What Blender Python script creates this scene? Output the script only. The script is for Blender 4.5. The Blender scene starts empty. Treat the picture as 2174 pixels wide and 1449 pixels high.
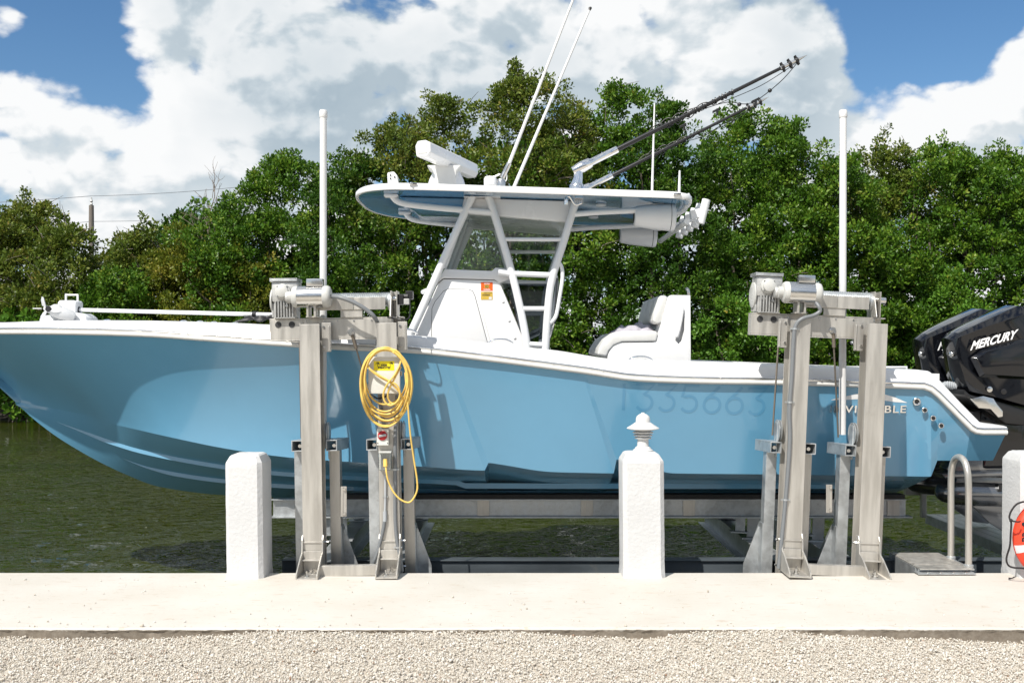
import bpy, bmesh, math, random
import numpy as np
from mathutils import Vector, Matrix, Quaternion
R = math.radians
random.seed(7)
C = bpy.context.scene.collection
SC = bpy.context.scene

# ------------------------------------------------------------------ camera
CAMZ, CAMY, F, CX, HY = 1.587, -2.03, 2200.0, 1087.0, 745.0
cam = bpy.data.cameras.new('camera')
cam.sensor_width = 36.0
cam.lens = F / 2174.0 * 36.0
cam.shift_y = -(724.5 - HY) / 2174.0
cam.clip_start, cam.clip_end = 0.05, 3000
camo = bpy.data.objects.new('camera', cam)
camo.location = (0, CAMY, CAMZ)
camo.rotation_euler = (R(90), 0, 0)
C.objects.link(camo)
SC.camera = camo

def P(px, py, Y):
    """the point in the plane at depth Y that the photograph shows at pixel (px, py)"""
    d = Y - CAMY
    return Vector(((px - CX) * d / F, Y, CAMZ - (py - HY) * d / F))

# ------------------------------------------------------------------ light
SUN_D = Vector((0.64, 1.0, -1.40)).normalized()      # direction the light travels
sun = bpy.data.lights.new('sun', 'SUN')
sun.energy = 5.0
sun.angle = R(0.53)
sun.color = (1.0, 0.955, 0.88)
suno = bpy.data.objects.new('sun', sun)
suno.rotation_euler = SUN_D.to_track_quat('-Z', 'Y').to_euler()
suno.location = (-20, -20, 30)
C.objects.link(suno)

SC.view_settings.view_transform = 'Standard'
SC.view_settings.look = 'None'
SC.view_settings.exposure = 0.30
SC.view_settings.gamma = 1.0
SC.view_settings.use_curve_mapping = False

world = bpy.data.worlds.new('World')
SC.world = world
world.use_nodes = True
world.cycles.sampling_method = 'MANUAL'
world.cycles.sample_map_resolution = 256

class NT:
    """tiny node helper"""
    def __init__(s, tree): s.t = tree
    def n(s, typ, **kw):
        nd = s.t.nodes.new(typ)
        for k, v in kw.items():
            if k in nd.bl_rna.properties.keys(): setattr(nd, k, v)
        return nd
    def l(s, a, b): s.t.links.new(a, b)
    def val(s, sock, v):
        if hasattr(v, 'is_output') or isinstance(v, bpy.types.NodeSocket): s.l(v, sock)
        else: sock.default_value = v
    def math(s, op, a, b=None, c=None, clamp=False):
        nd = s.n('ShaderNodeMath', operation=op); nd.use_clamp = clamp
        s.val(nd.inputs[0], a)
        if b is not None: s.val(nd.inputs[1], b)
        if c is not None: s.val(nd.inputs[2], c)
        return nd.outputs[0]
    def vmath(s, op, a, b=None, scale=None):
        nd = s.n('ShaderNodeVectorMath', operation=op)
        s.val(nd.inputs[0], a)
        if b is not None: s.val(nd.inputs[1], b)
        if scale is not None: nd.inputs['Scale'].default_value = scale
        return nd.outputs['Value'] if op in ('DISTANCE', 'DOT_PRODUCT', 'LENGTH') else nd.outputs[0]
    def mapr(s, v, a, b, c=0.0, d=1.0, smooth=True):
        nd = s.n('ShaderNodeMapRange')
        nd.interpolation_type = 'SMOOTHSTEP' if smooth else 'LINEAR'
        s.val(nd.inputs[0], v)
        for i, x in enumerate((a, b, c, d)): s.val(nd.inputs[i + 1], x)
        return nd.outputs[0]
    def noise(s, vec, scale, detail=4, rough=.55, dist=0.0):
        nd = s.n('ShaderNodeTexNoise')
        if vec is not None: s.l(vec, nd.inputs['Vector'])
        nd.inputs['Scale'].default_value = scale
        nd.inputs['Detail'].default_value = detail
        nd.inputs['Roughness'].default_value = rough
        nd.inputs['Distortion'].default_value = dist
        return nd.outputs['Fac']
    def mix(s, f, a, b, typ='MIX'):
        nd = s.n('ShaderNodeMix', data_type='RGBA', blend_type=typ)
        s.val(nd.inputs[0], f)
        for i, v in ((6, a), (7, b)):
            if isinstance(v, (tuple, list)): nd.inputs[i].default_value = (*v[:3], 1)
            else: s.val(nd.inputs[i], v)
        return nd.outputs[2]
    def ramp(s, f, stops):
        nd = s.n('ShaderNodeValToRGB')
        s.l(f, nd.inputs[0])
        e = nd.color_ramp.elements
        while len(e) < len(stops): e.new(0.5)
        for i, (p, c) in enumerate(stops):
            e[i].position = p; e[i].color = (*c, 1)
        return nd.outputs[0]

def wn_out(k, vec):
    nd = k.n('ShaderNodeTexNoise'); k.l(vec, nd.inputs['Vector']); nd.inputs['Scale'].default_value = 9; nd.inputs['Detail'].default_value = 4
    return k.vmath('SUBTRACT', nd.outputs['Color'], (.5, .5, .5))
def build_sky():
    t = world.node_tree
    t.nodes.clear()
    k = NT(t)
    out = k.n('ShaderNodeOutputWorld'); bg = k.n('ShaderNodeBackground')
    bg.inputs['Strength'].default_value = 0.075
    k.l(bg.outputs[0], out.inputs[0])
    sky = k.n('ShaderNodeTexSky', sky_type='NISHITA')
    sky.sun_disc = False
    to = -SUN_D
    sky.sun_elevation = math.asin(to.z)
    sky.sun_rotation = math.atan2(to.x, to.y)
    sky.air_density = 1.0; sky.dust_density = 0.4; sky.ozone_density = 3.0
    hs = k.n('ShaderNodeHueSaturation')
    hs.inputs['Saturation'].default_value = 1.2; hs.inputs['Value'].default_value = 1.22
    k.l(sky.outputs[0], hs.inputs['Color'])
    tc = k.n('ShaderNodeTexCoord').outputs['Generated']
    dirn = k.vmath('NORMALIZE', tc)
    def D(px, py):
        return Vector(((px - CX) / F, 1, (HY - py) / F)).normalized()
    holes = [(95, 95, .20, .60), (205, 150, .13, .34), (300, 195, .055, .30), (430, 155, .035, .34),
             (1945, 50, .150, .62), (1860, 130, .05, .30), (2060, 100, .09, .34)]
    puffs = [(20, 20, .05, .36), (30, 205, .05, .3), (150, 215, .075, .35), (290, 70, .07, .3), (380, 60, .10, .3), (420, 250, .13, .3), (250, 330, .18, .25),
             (650, 150, .25, .3), (1020, 40, .16, .3), (1250, 150, .30, .3), (1680, 120, .10, .34), (2130, 190, .09, .4),
             (1740, 220, .10, .40), (1985, 245, .12, .45), (2130, 40, .05, .2), (520, 330, .10, .3), (60, 300, .10, .3)]
    def density(v):
        w = k.vmath('MULTIPLY', v, (1.0, 1.0, 1.45))
        d = k.noise(w, 8.0, 7, .57, .2)
        d2 = k.noise(w, 2.5, 3, .5)
        vo = k.n('ShaderNodeTexVoronoi', feature='F1'); vo.inputs['Scale'].default_value = 15; vo.inputs['Detail'].default_value = 2; vo.inputs['Roughness'].default_value = .55; 
        wv = k.vmath('ADD', w, None); k.l(k.vmath('SCALE', wn_out(k, w), scale=.09), wv.node.inputs[1]); k.l(wv, vo.inputs['Vector'])
        d = k.math('ADD', d, k.math('MULTIPLY_ADD', vo.outputs['Distance'], -.30, .33))
        d = k.math('MULTIPLY_ADD', d, 1.7, k.math('MULTIPLY_ADD', d2, .70, -.70))
        for px, py, r, a in holes:
            r *= .73; dist = k.vmath('DISTANCE', v, D(px, py))
            d = k.math('ADD', d, k.mapr(dist, 0.0, r, -a, 0.0))
        for px, py, r, a in puffs:
            r *= .73; dist = k.vmath('DISTANCE', v, D(px, py))
            d = k.math('ADD', d, k.mapr(dist, 0.0, r, a, 0.0))
        return d
    d0 = density(dirn)
    up = Vector((-.5, .1, .85)).normalized() * .030
    d1 = density(k.vmath('ADD', dirn, tuple(up)))
    mask = k.mapr(d0, .40, .68)
    relief = k.mapr(k.math('SUBTRACT', d0, d1), -.20, .24, 0.0, 1.0)
    thick = k.mapr(d0, .65, 1.45, 0.0, 1.0)
    big = k.noise(dirn, 3.3, 4, .5, .3)
    br = k.math('MULTIPLY_ADD', relief, .62, .38)
    br = k.math('SUBTRACT', br, k.math('MULTIPLY', thick, .18))
    br = k.math('ADD', br, k.mapr(big, .35, .65, -.22, .20), clamp=True)
    ccol = k.ramp(br, [(0.0, (3.1, 3.9, 4.6)), (.45, (4.6, 5.35, 5.9)), (1.0, (7.6, 7.75, 7.8))])
    # ramp colours clamp above 1 only in the UI; scale through a vector multiply instead
    t.nodes.remove(ccol.node)
    ccol = k.ramp(br, [(0.0, (.38, .48, .56)), (.45, (.60, .68, .735)), (1.0, (.97, .98, .985))])
    sc = k.vmath('SCALE', ccol, scale=10.8)
    zc = k.n('ShaderNodeSeparateXYZ'); k.l(dirn, zc.inputs[0])
    mask = k.math('MULTIPLY', mask, k.mapr(zc.outputs[2], -.05, .02))
    col = k.mix(mask, hs.outputs[0], sc)
    k.l(col, bg.inputs['Color'])
build_sky()

# ------------------------------------------------------------------ materials
MATS = {}
def mat(name, base, rough=.5, metal=0.0, coat=0.0, spec=.5, var=0.0, vscale=6.0, bump=0.0, bscale=60.0,
        stretch=(1, 1, 1), stain=None, trans=0.0):
    m = bpy.data.materials.new(name); m.use_nodes = True
    k = NT(m.node_tree); b = m.node_tree.nodes['Principled BSDF']
    b.inputs['Base Color'].default_value = (*base, 1)
    b.inputs['Roughness'].default_value = rough
    b.inputs['Metallic'].default_value = metal
    b.inputs['Coat Weight'].default_value = coat
    b.inputs['Coat Roughness'].default_value = .06
    b.inputs['Specular IOR Level'].default_value = spec
    tc = k.n('ShaderNodeTexCoord').outputs['Object']
    v = k.vmath('MULTIPLY', tc, stretch)
    if var:
        n = k.noise(v, vscale, 6, .6)
        f = k.mapr(n, .3, .7, 1 - var, 1 + var)
        cn = k.vmath('SCALE', base); cn.node.inputs[0].default_value = base
        k.l(f, cn.node.inputs['Scale'])
        col = cn
        if stain:
            n2 = k.noise(tc, stain[1], 5, .65)
            col = k.mix(k.mapr(n2, stain[2], stain[2] + .12, 0, stain[3]), col, stain[0])
        k.l(col, b.inputs['Base Color'])
        k.l(k.mapr(n, .3, .7, max(.02, rough * .8), min(1, rough * 1.2)), b.inputs['Roughness'])
    if bump:
        bn = k.n('ShaderNodeBump'); bn.inputs['Strength'].default_value = bump
        bn.inputs['Distance'].default_value = .01
        k.l(k.noise(v, bscale, 5, .6), bn.inputs['Height'])
        k.l(bn.outputs[0], b.inputs['Normal'])
    MATS[name] = m
    return m

M = {}
M['blue'] = mat('blue_gelcoat', (.118, .308, .468), .22, coat=.55, var=.04, vscale=1.1, bump=.02, bscale=1.2)
M['ghost'] = mat('faded_number_blue', (.088, .266, .432), .25, coat=.4)
M['under'] = mat('blue_underside_gelcoat', (.110, .285, .475), .12, coat=.8)
M['white'] = mat('white_gelcoat', (.73, .73, .73), .25, coat=.4, var=.02, vscale=2)
M['powder'] = mat('white_powder_coat', (.72, .73, .74), .3, coat=.25)
M['vinyl'] = mat('light_grey_vinyl', (.62, .62, .60), .5, var=.04, vscale=9, bump=.05, bscale=40)
M['alu'] = mat('weathered_aluminium', (.50, .478, .44), .38, metal=.6, var=.15, vscale=7, stretch=(2.5, 2.5, .25),
               bump=.04, bscale=25, stain=((.30, .27, .23), 5.5, .62, .40))
M['galv'] = mat('galvanised_aluminium', (.47, .49, .50), .4, metal=.65, var=.18, vscale=14, bump=.03, bscale=30,
                stain=((.23, .22, .20), 7, .58, .5))
M['steel'] = mat('stainless_steel', (.66, .65, .63), .22, metal=1.0, var=.05, vscale=12, stretch=(1, 5, 5))
M['chrome'] = mat('polished_chrome', (.80, .80, .80), .07, metal=1.0)
M['cast'] = mat('cast_grey_metal', (.46, .46, .45), .45, metal=.5, var=.15, vscale=14)
M['bell'] = mat('light_grey_enamel', (.48, .48, .46), .4, var=.06, vscale=10)
M['black'] = mat('black_gloss_cowl', (.0035, .004, .006), .07, coat=.35, spec=.4)
M['blackplastic'] = mat('black_plastic', (.012, .012, .013), .4)
M['carbon'] = mat('dark_carbon_tube', (.03, .03, .032), .22, metal=.4)
M['greymotor'] = mat('grey_gearcase', (.20, .205, .215), .18, metal=.75, coat=.4, var=.08, vscale=5)
M['trollgrey'] = mat('pale_grey_motor_plastic', (.52, .53, .54), .45)
M['pvc'] = mat('white_pvc', (.62, .62, .62), .35, var=.05, vscale=3, stretch=(3, 3, .5))
M['conduit'] = mat('grey_conduit', (.16, .17, .18), .45)
M['pvcgrey'] = mat('pale_grey_conduit', (.36, .38, .40), .45)
M['yellow'] = mat('yellow_cord_jacket', (.74, .50, .12), .42, var=.06, vscale=30)
M['boxgrey'] = mat('pale_grey_enclosure', (.60, .60, .56), .5, var=.03, vscale=6)
M['sticker'] = mat('yellow_sticker', (.85, .72, .01), .4)
M['ink'] = mat('black_ink', (.01, .01, .01), .5)
M['orange'] = mat('orange_decal', (.80, .11, .01), .4)
M['ochre'] = mat('ochre_decal', (.52, .35, .05), .45)
M['printwhite'] = mat('white_print', (.8, .8, .8), .4)
M['red'] = mat('red_switch', (.38, .01, .015), .35)
M['buoy'] = mat('orange_red_buoy', (.80, .055, .022), .33, var=.04, vscale=8)
M['tape'] = mat('reflective_tape', (.62, .62, .62), .3)
M['rope'] = mat('dark_rope', (.015, .013, .014), .8)
M['seam'] = mat('dark_seam', (.03, .03, .032), .6)
M['carpet'] = mat('dark_bunk_carpet', (.035, .032, .03), .95, var=.3, vscale=30, bump=.3, bscale=120)
M['darkbeam'] = mat('dark_lower_beam', (.060, .072, .082), .5, metal=.2, var=.3, vscale=4, stretch=(.3, 1, 1),
                    stain=((.13, .13, .12), 3, .58, .5))  # dark blue-grey base with random tone and paler blotches; the beam sits above the water
M['stucco'] = mat('white_stucco', (.55, .55, .55), .8, var=.05, vscale=3, bump=.5, bscale=42, stain=((.50, .49, .46), 9, .66, .35))
M['lampwhite'] = mat('white_lamp_plastic', (.60, .60, .59), .45, bump=.06, bscale=60)
M['towel'] = mat('mauve_towel', (.40, .38, .43), .9, var=.15, vscale=10, bump=.2, bscale=90)
M['cable'] = mat('steel_cable', (.20, .17, .14), .5, metal=.5)
M['bark'] = mat('grey_bark', (.13, .105, .085), .9, var=.3, vscale=12, bump=.4, bscale=40)
M['twig'] = mat('pale_dry_twig', (.24, .20, .17), .9)
M['wood'] = mat('weathered_pole_wood', (.16, .14, .12), .9, var=.2, vscale=5, stretch=(6, 6, .5))
M['bank'] = mat('dark_muddy_bank', (.025, .022, .015), .9, var=.3, vscale=2)

def glass_mat(name, tint, refl):
    m = bpy.data.materials.new(name); m.use_nodes = True
    t = m.node_tree; t.nodes.clear(); k = NT(t)
    out = k.n('ShaderNodeOutputMaterial'); tr = k.n('ShaderNodeBsdfTransparent'); gl = k.n('ShaderNodeBsdfGlossy')
    tr.inputs[0].default_value = (*tint, 1); gl.inputs['Roughness'].default_value = .03
    lw = k.n('ShaderNodeLayerWeight'); lw.inputs['Blend'].default_value = .35
    f = k.math('MULTIPLY_ADD', lw.outputs['Fresnel'], .7, refl, clamp=True)
    mx = k.n('ShaderNodeMixShader')
    k.l(f, mx.inputs[0]); k.l(tr.outputs[0], mx.inputs[1]); k.l(gl.outputs[0], mx.inputs[2]); k.l(mx.outputs[0], out.inputs[0])
    return m
M['glass'] = glass_mat('clear_enclosure_glass', (.88, .91, .90), .03)
M['tintglass'] = glass_mat('smoked_glass', (.42, .46, .48), .05)
M['clearlid'] = glass_mat('clear_plastic_lid', (.85, .87, .88), .06)

def leaf_mat(name, stops):
    m = bpy.data.materials.new(name); m.use_nodes = True
    t = m.node_tree; k = NT(t); b = t.nodes['Principled BSDF']
    at = k.n('ShaderNodeAttribute'); at.attribute_name = 'tint'
    col = k.ramp(at.outputs['Fac'], stops)
    k.l(col, b.inputs['Base Color'])
    b.inputs['Roughness'].default_value = .40
    b.inputs['Specular IOR Level'].default_value = .28
    tl = k.n('ShaderNodeBsdfTranslucent'); k.l(col, tl.inputs[0])
    mx = k.n('ShaderNodeMixShader'); mx.inputs[0].default_value = .28
    out = t.nodes['Material Output']
    k.l(b.outputs[0], mx.inputs[1]); k.l(tl.outputs[0], mx.inputs[2]); k.l(mx.outputs[0], out.inputs[0])
    return m
M['leaf_green'] = leaf_mat('mangrove_leaf_green', [(0, (.026, .076, .008)), (.55, (.078, .172, .013)), (.9, (.185, .280, .028)), (1, (.27, .25, .05))])
M['leaf_olive'] = leaf_mat('mangrove_leaf_olive', [(0, (.044, .078, .011)), (.5, (.108, .158, .020)), (.85, (.210, .230, .036)), (1, (.22, .15, .04))])
M['leaf_yellow'] = leaf_mat('buttonwood_leaf_yellow', [(0, (.055, .090, .010)), (.5, (.128, .160, .016)), (.85, (.26, .25, .03)), (1, (.33, .25, .05))])
M['leaf_bright'] = leaf_mat('sea_grape_leaf', [(0, (.050, .130, .014)), (.6, (.105, .235, .024)), (.93, (.19, .32, .04)), (1, (.46, .30, .05))])
M['leaf_deep'] = leaf_mat('mangrove_leaf_deep', [(0, (.016, .050, .006)), (.6, (.052, .124, .011)), (.92, (.130, .220, .022)), (1, (.20, .20, .03))])

# ------------------------------------------------------------------ mesh helpers
class MB:
    def __init__(s): s.v = []; s.f = []
    def add(s, vs, fs):
        o = len(s.v)
        s.v += [Vector(v) for v in vs]; s.f += [tuple(i + o for i in f) for f in fs]
        return s
    def box(s, lo, hi):
        x0, y0, z0 = lo; x1, y1, z1 = hi
        return s.add([(x0, y0, z0), (x1, y0, z0), (x1, y1, z0), (x0, y1, z0), (x0, y0, z1), (x1, y0, z1), (x1, y1, z1), (x0, y1, z1)],
              [(0, 3, 2, 1), (4, 5, 6, 7), (0, 1, 5, 4), (1, 2, 6, 5), (2, 3, 7, 6), (3, 0, 4, 7)])
    def obox(s, c, hx, hy, hz):
        c = Vector(c); vs = []
        for dz in (-1, 1):
            for dx, dy in ((-1, -1), (1, -1), (1, 1), (-1, 1)):
                vs.append(c + dx * Vector(hx) + dy * Vector(hy) + dz * Vector(hz))
        return s.add(vs, [(0, 3, 2, 1), (4, 5, 6, 7), (0, 1, 5, 4), (1, 2, 6, 5), (2, 3, 7, 6), (3, 0, 4, 7)])
    def prism(s, poly, y0, y1):
        """poly of (x, z), extruded along y"""
        n = len(poly)
        vs = [(x, y0, z) for x, z in poly] + [(x, y1, z) for x, z in poly]
        fs = [tuple(range(n)), tuple(range(2 * n - 1, n - 1, -1))]
        fs += [(i, i + n, (i + 1) % n + n, (i + 1) % n) for i in range(n)]
        return s.add(vs, fs)
    def prismz(s, poly, z0, z1):
        n = len(poly)
        vs = [(x, y, z0) for x, y in poly] + [(x, y, z1) for x, y in poly]
        fs = [tuple(range(n - 1, -1, -1)), tuple(range(n, 2 * n))]
        fs += [(i, (i + 1) % n, (i + 1) % n + n, i + n) for i in range(n)]
        return s.add(vs, fs)
    def prismx(s, poly, x0, x1):
        n = len(poly)
        vs = [(x0, y, z) for y, z in poly] + [(x1, y, z) for y, z in poly]
        fs = [tuple(range(n)), tuple(range(2 * n - 1, n - 1, -1))]
        fs += [(i, i + n, (i + 1) % n + n, (i + 1) % n) for i in range(n)]
        return s.add(vs, fs)
    def tube(s, pts, r, n=10, closed=False, caps=True):
        pts = [Vector(p) for p in pts]
        m = len(pts)
        rs = r if isinstance(r, (list, tuple)) else [r] * m
        t0 = (pts[1] - pts[0]).normalized()
        ref = Vector((0, 0, 1)) if abs(t0.z) < .9 else Vector((1, 0, 0))
        u = t0.cross(ref).normalized()
        vs = []; fs = []
        for i in range(m):
            if closed: t = (pts[(i + 1) % m] - pts[i - 1]).normalized()
            elif i == 0: t = t0
            elif i == m - 1: t = (pts[-1] - pts[-2]).normalized()
            else: t = ((pts[i + 1] - pts[i]).normalized() + (pts[i] - pts[i - 1]).normalized()).normalized()
            u = (u - t * u.dot(t)).normalized(); w = t.cross(u)
            for j in range(n):
                a = 2 * math.pi * j / n
                vs.append(pts[i] + float(rs[i]) * (math.cos(a) * u + math.sin(a) * w))
        for i in range(m if closed else m - 1):
            i2 = (i + 1) % m
            for j in range(n):
                fs.append((i * n + j, i * n + (j + 1) % n, i2 * n + (j + 1) % n, i2 * n + j))
        if caps and not closed:
            fs.append(tuple(range(n - 1, -1, -1))); fs.append(tuple((m - 1) * n + j for j in range(n)))
        return s.add(vs, fs)
    def lathe(s, prof, org, axis=(0, 0, 1), n=20):
        """prof of (radius, height along axis)"""
        ax = Vector(axis).normalized(); ref = Vector((0, 0, 1)) if abs(ax.z) < .9 else Vector((1, 0, 0))
        u = ax.cross(ref).normalized(); w = ax.cross(u); org = Vector(org)
        vs = []; fs = []; m = len(prof)
        for r, h in prof:
            for j in range(n):
                a = 2 * math.pi * j / n
                vs.append(org + ax * h + max(r, 1e-4) * (math.cos(a) * u + math.sin(a) * w))
        for i in range(m - 1):
            for j in range(n):
                fs.append((i * n + j, i * n + (j + 1) % n, (i + 1) * n + (j + 1) % n, (i + 1) * n + j))
        fs.append(tuple(range(n - 1, -1, -1))); fs.append(tuple((m - 1) * n + j for j in range(n)))
        return s.add(vs, fs)
    def grid(s, rows):
        nr = len(rows); nc = len(rows[0]); vs = [p for r in rows for p in r]
        return s.add(vs, [(i * nc + j, i * nc + j + 1, (i + 1) * nc + j + 1, (i + 1) * nc + j) for i in range(nr - 1) for j in range(nc - 1)])

def smooth_path(pts, sub=6, closed=False):
    pts = [Vector(p) for p in pts]; m = len(pts); out = []
    rng = range(m) if closed else range(m - 1)
    for i in rng:
        p0 = pts[i - 1] if (closed or i > 0) else pts[0]
        p1 = pts[i]; p2 = pts[(i + 1) % m]
        p3 = pts[(i + 2) % m] if (closed or i + 2 < m) else pts[-1]
        for k in range(sub):
            t = k / sub
            out.append(.5 * ((2 * p1) + (p2 - p0) * t + (2 * p0 - 5 * p1 + 4 * p2 - p3) * t * t + (3 * p1 - p0 - 3 * p2 + p3) * t ** 3))
    if not closed: out.append(pts[-1])
    return out

def rootof(o):
    while o.parent: o = o.parent
    return o
LOCAL = set()      # names of things whose parts are authored in the thing's own frame
def obj(name, mb, m, parent=None, smooth=None, bevel=0, label=None, weld=False):
    me = bpy.data.meshes.new(name)
    off = Vector((0, 0, 0))
    if parent is not None:
        r = rootof(parent)
        if r.name not in LOCAL: off = r.location
    me.from_pydata([tuple(v - off) for v in mb.v], [], mb.f)
    bm = bmesh.new(); bm.from_mesh(me)
    if weld: bmesh.ops.remove_doubles(bm, verts=bm.verts, dist=1e-5)
    bmesh.ops.recalc_face_normals(bm, faces=bm.faces)
    if bevel:
        es = [e for e in bm.edges if len(e.link_faces) == 2 and e.calc_face_angle(0) > .5]
        bmesh.ops.bevel(bm, geom=es, offset=bevel, segments=2, profile=.6, affect='EDGES', clamp_overlap=True)
    bm.to_mesh(me); bm.free()
    if smooth is not None:
        me.polygons.foreach_set('use_smooth', [True] * len(me.polygons))
        me.set_sharp_from_angle(angle=R(smooth))
    me.materials.append(m)
    o = bpy.data.objects.new(name, me); C.objects.link(o)
    if parent is not None: o.parent = parent
    if label: o['label'] = label
    return o
def tag(o, label, cat, group=None):
    o['label'] = label; o['category'] = cat
    if group: o['group'] = group
    return o
def thing(name, label, cat, loc=(0, 0, 0), group=None, local=False, rot=(0, 0, 0)):
    o = bpy.data.objects.new(name, None); C.objects.link(o)
    o.location = loc; o.rotation_euler = rot; o.empty_display_size = .2
    if local: LOCAL.add(o.name)
    return tag(o, label, cat, group)
def struct(name, mb, m, **kw):
    o = obj(name, mb, m, **kw); o['kind'] = 'structure'; return o

def text_verts(body, size=1.0, extrude=0.0, offset=0.0, shear=0.0, space=1.0):
    cu = bpy.data.curves.new('lettering', 'FONT')
    cu.body = body; cu.size = size; cu.extrude = extrude; cu.offset = offset; cu.shear = shear; cu.space_character = space
    cu.align_x = 'LEFT'; cu.resolution_u = 3
    o = bpy.data.objects.new('lettering', cu); C.objects.link(o)
    dg = bpy.context.evaluated_depsgraph_get()
    me = bpy.data.meshes.new_from_object(o.evaluated_get(dg))
    vs = [v.co.copy() for v in me.vertices]; fs = [tuple(p.vertices) for p in me.polygons]
    bpy.data.objects.remove(o); bpy.data.curves.remove(cu); bpy.data.meshes.remove(me)
    return vs, fs
def text_on(mb, body, x0, x1, z0, z1, ufun, **kw):
    """lettering stretched into the box x0..x1, z0..z1; ufun maps (x, z, lift) to a point"""
    vs, fs = text_verts(body, **kw)
    ax = min(v.x for v in vs); bx = max(v.x for v in vs); az = min(v.y for v in vs); bz = max(v.y for v in vs)
    ex = max(abs(v.z) for v in vs) or 1
    out = [ufun(x0 + (v.x - ax) / (bx - ax) * (x1 - x0), z0 + (v.y - az) / (bz - az) * (z1 - z0), v.z) for v in vs]
    mb.add(out, fs)

def interp(xs, ys):
    xs = np.array(xs, float); ys = np.array(ys, float)
    # monotone-ish cubic (finite-difference tangents, clamped)
    h = np.diff(xs); d = np.diff(ys) / h
    m = np.zeros(len(xs)); m[0] = d[0]; m[-1] = d[-1]
    for i in range(1, len(xs) - 1):
        m[i] = 0 if d[i - 1] * d[i] <= 0 else 2 * d[i - 1] * d[i] / (d[i - 1] + d[i])
    def f(x):
        x = min(max(x, xs[0]), xs[-1]); i = min(int(np.searchsorted(xs, x, 'right')) - 1, len(h) - 1)
        t = (x - xs[i]) / h[i]
        return float((2*t**3 - 3*t*t + 1) * ys[i] + (t**3 - 2*t*t + t) * h[i] * m[i] + (-2*t**3 + 3*t*t) * ys[i+1] + (t**3 - t*t) * h[i] * m[i+1])
    return f

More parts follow.
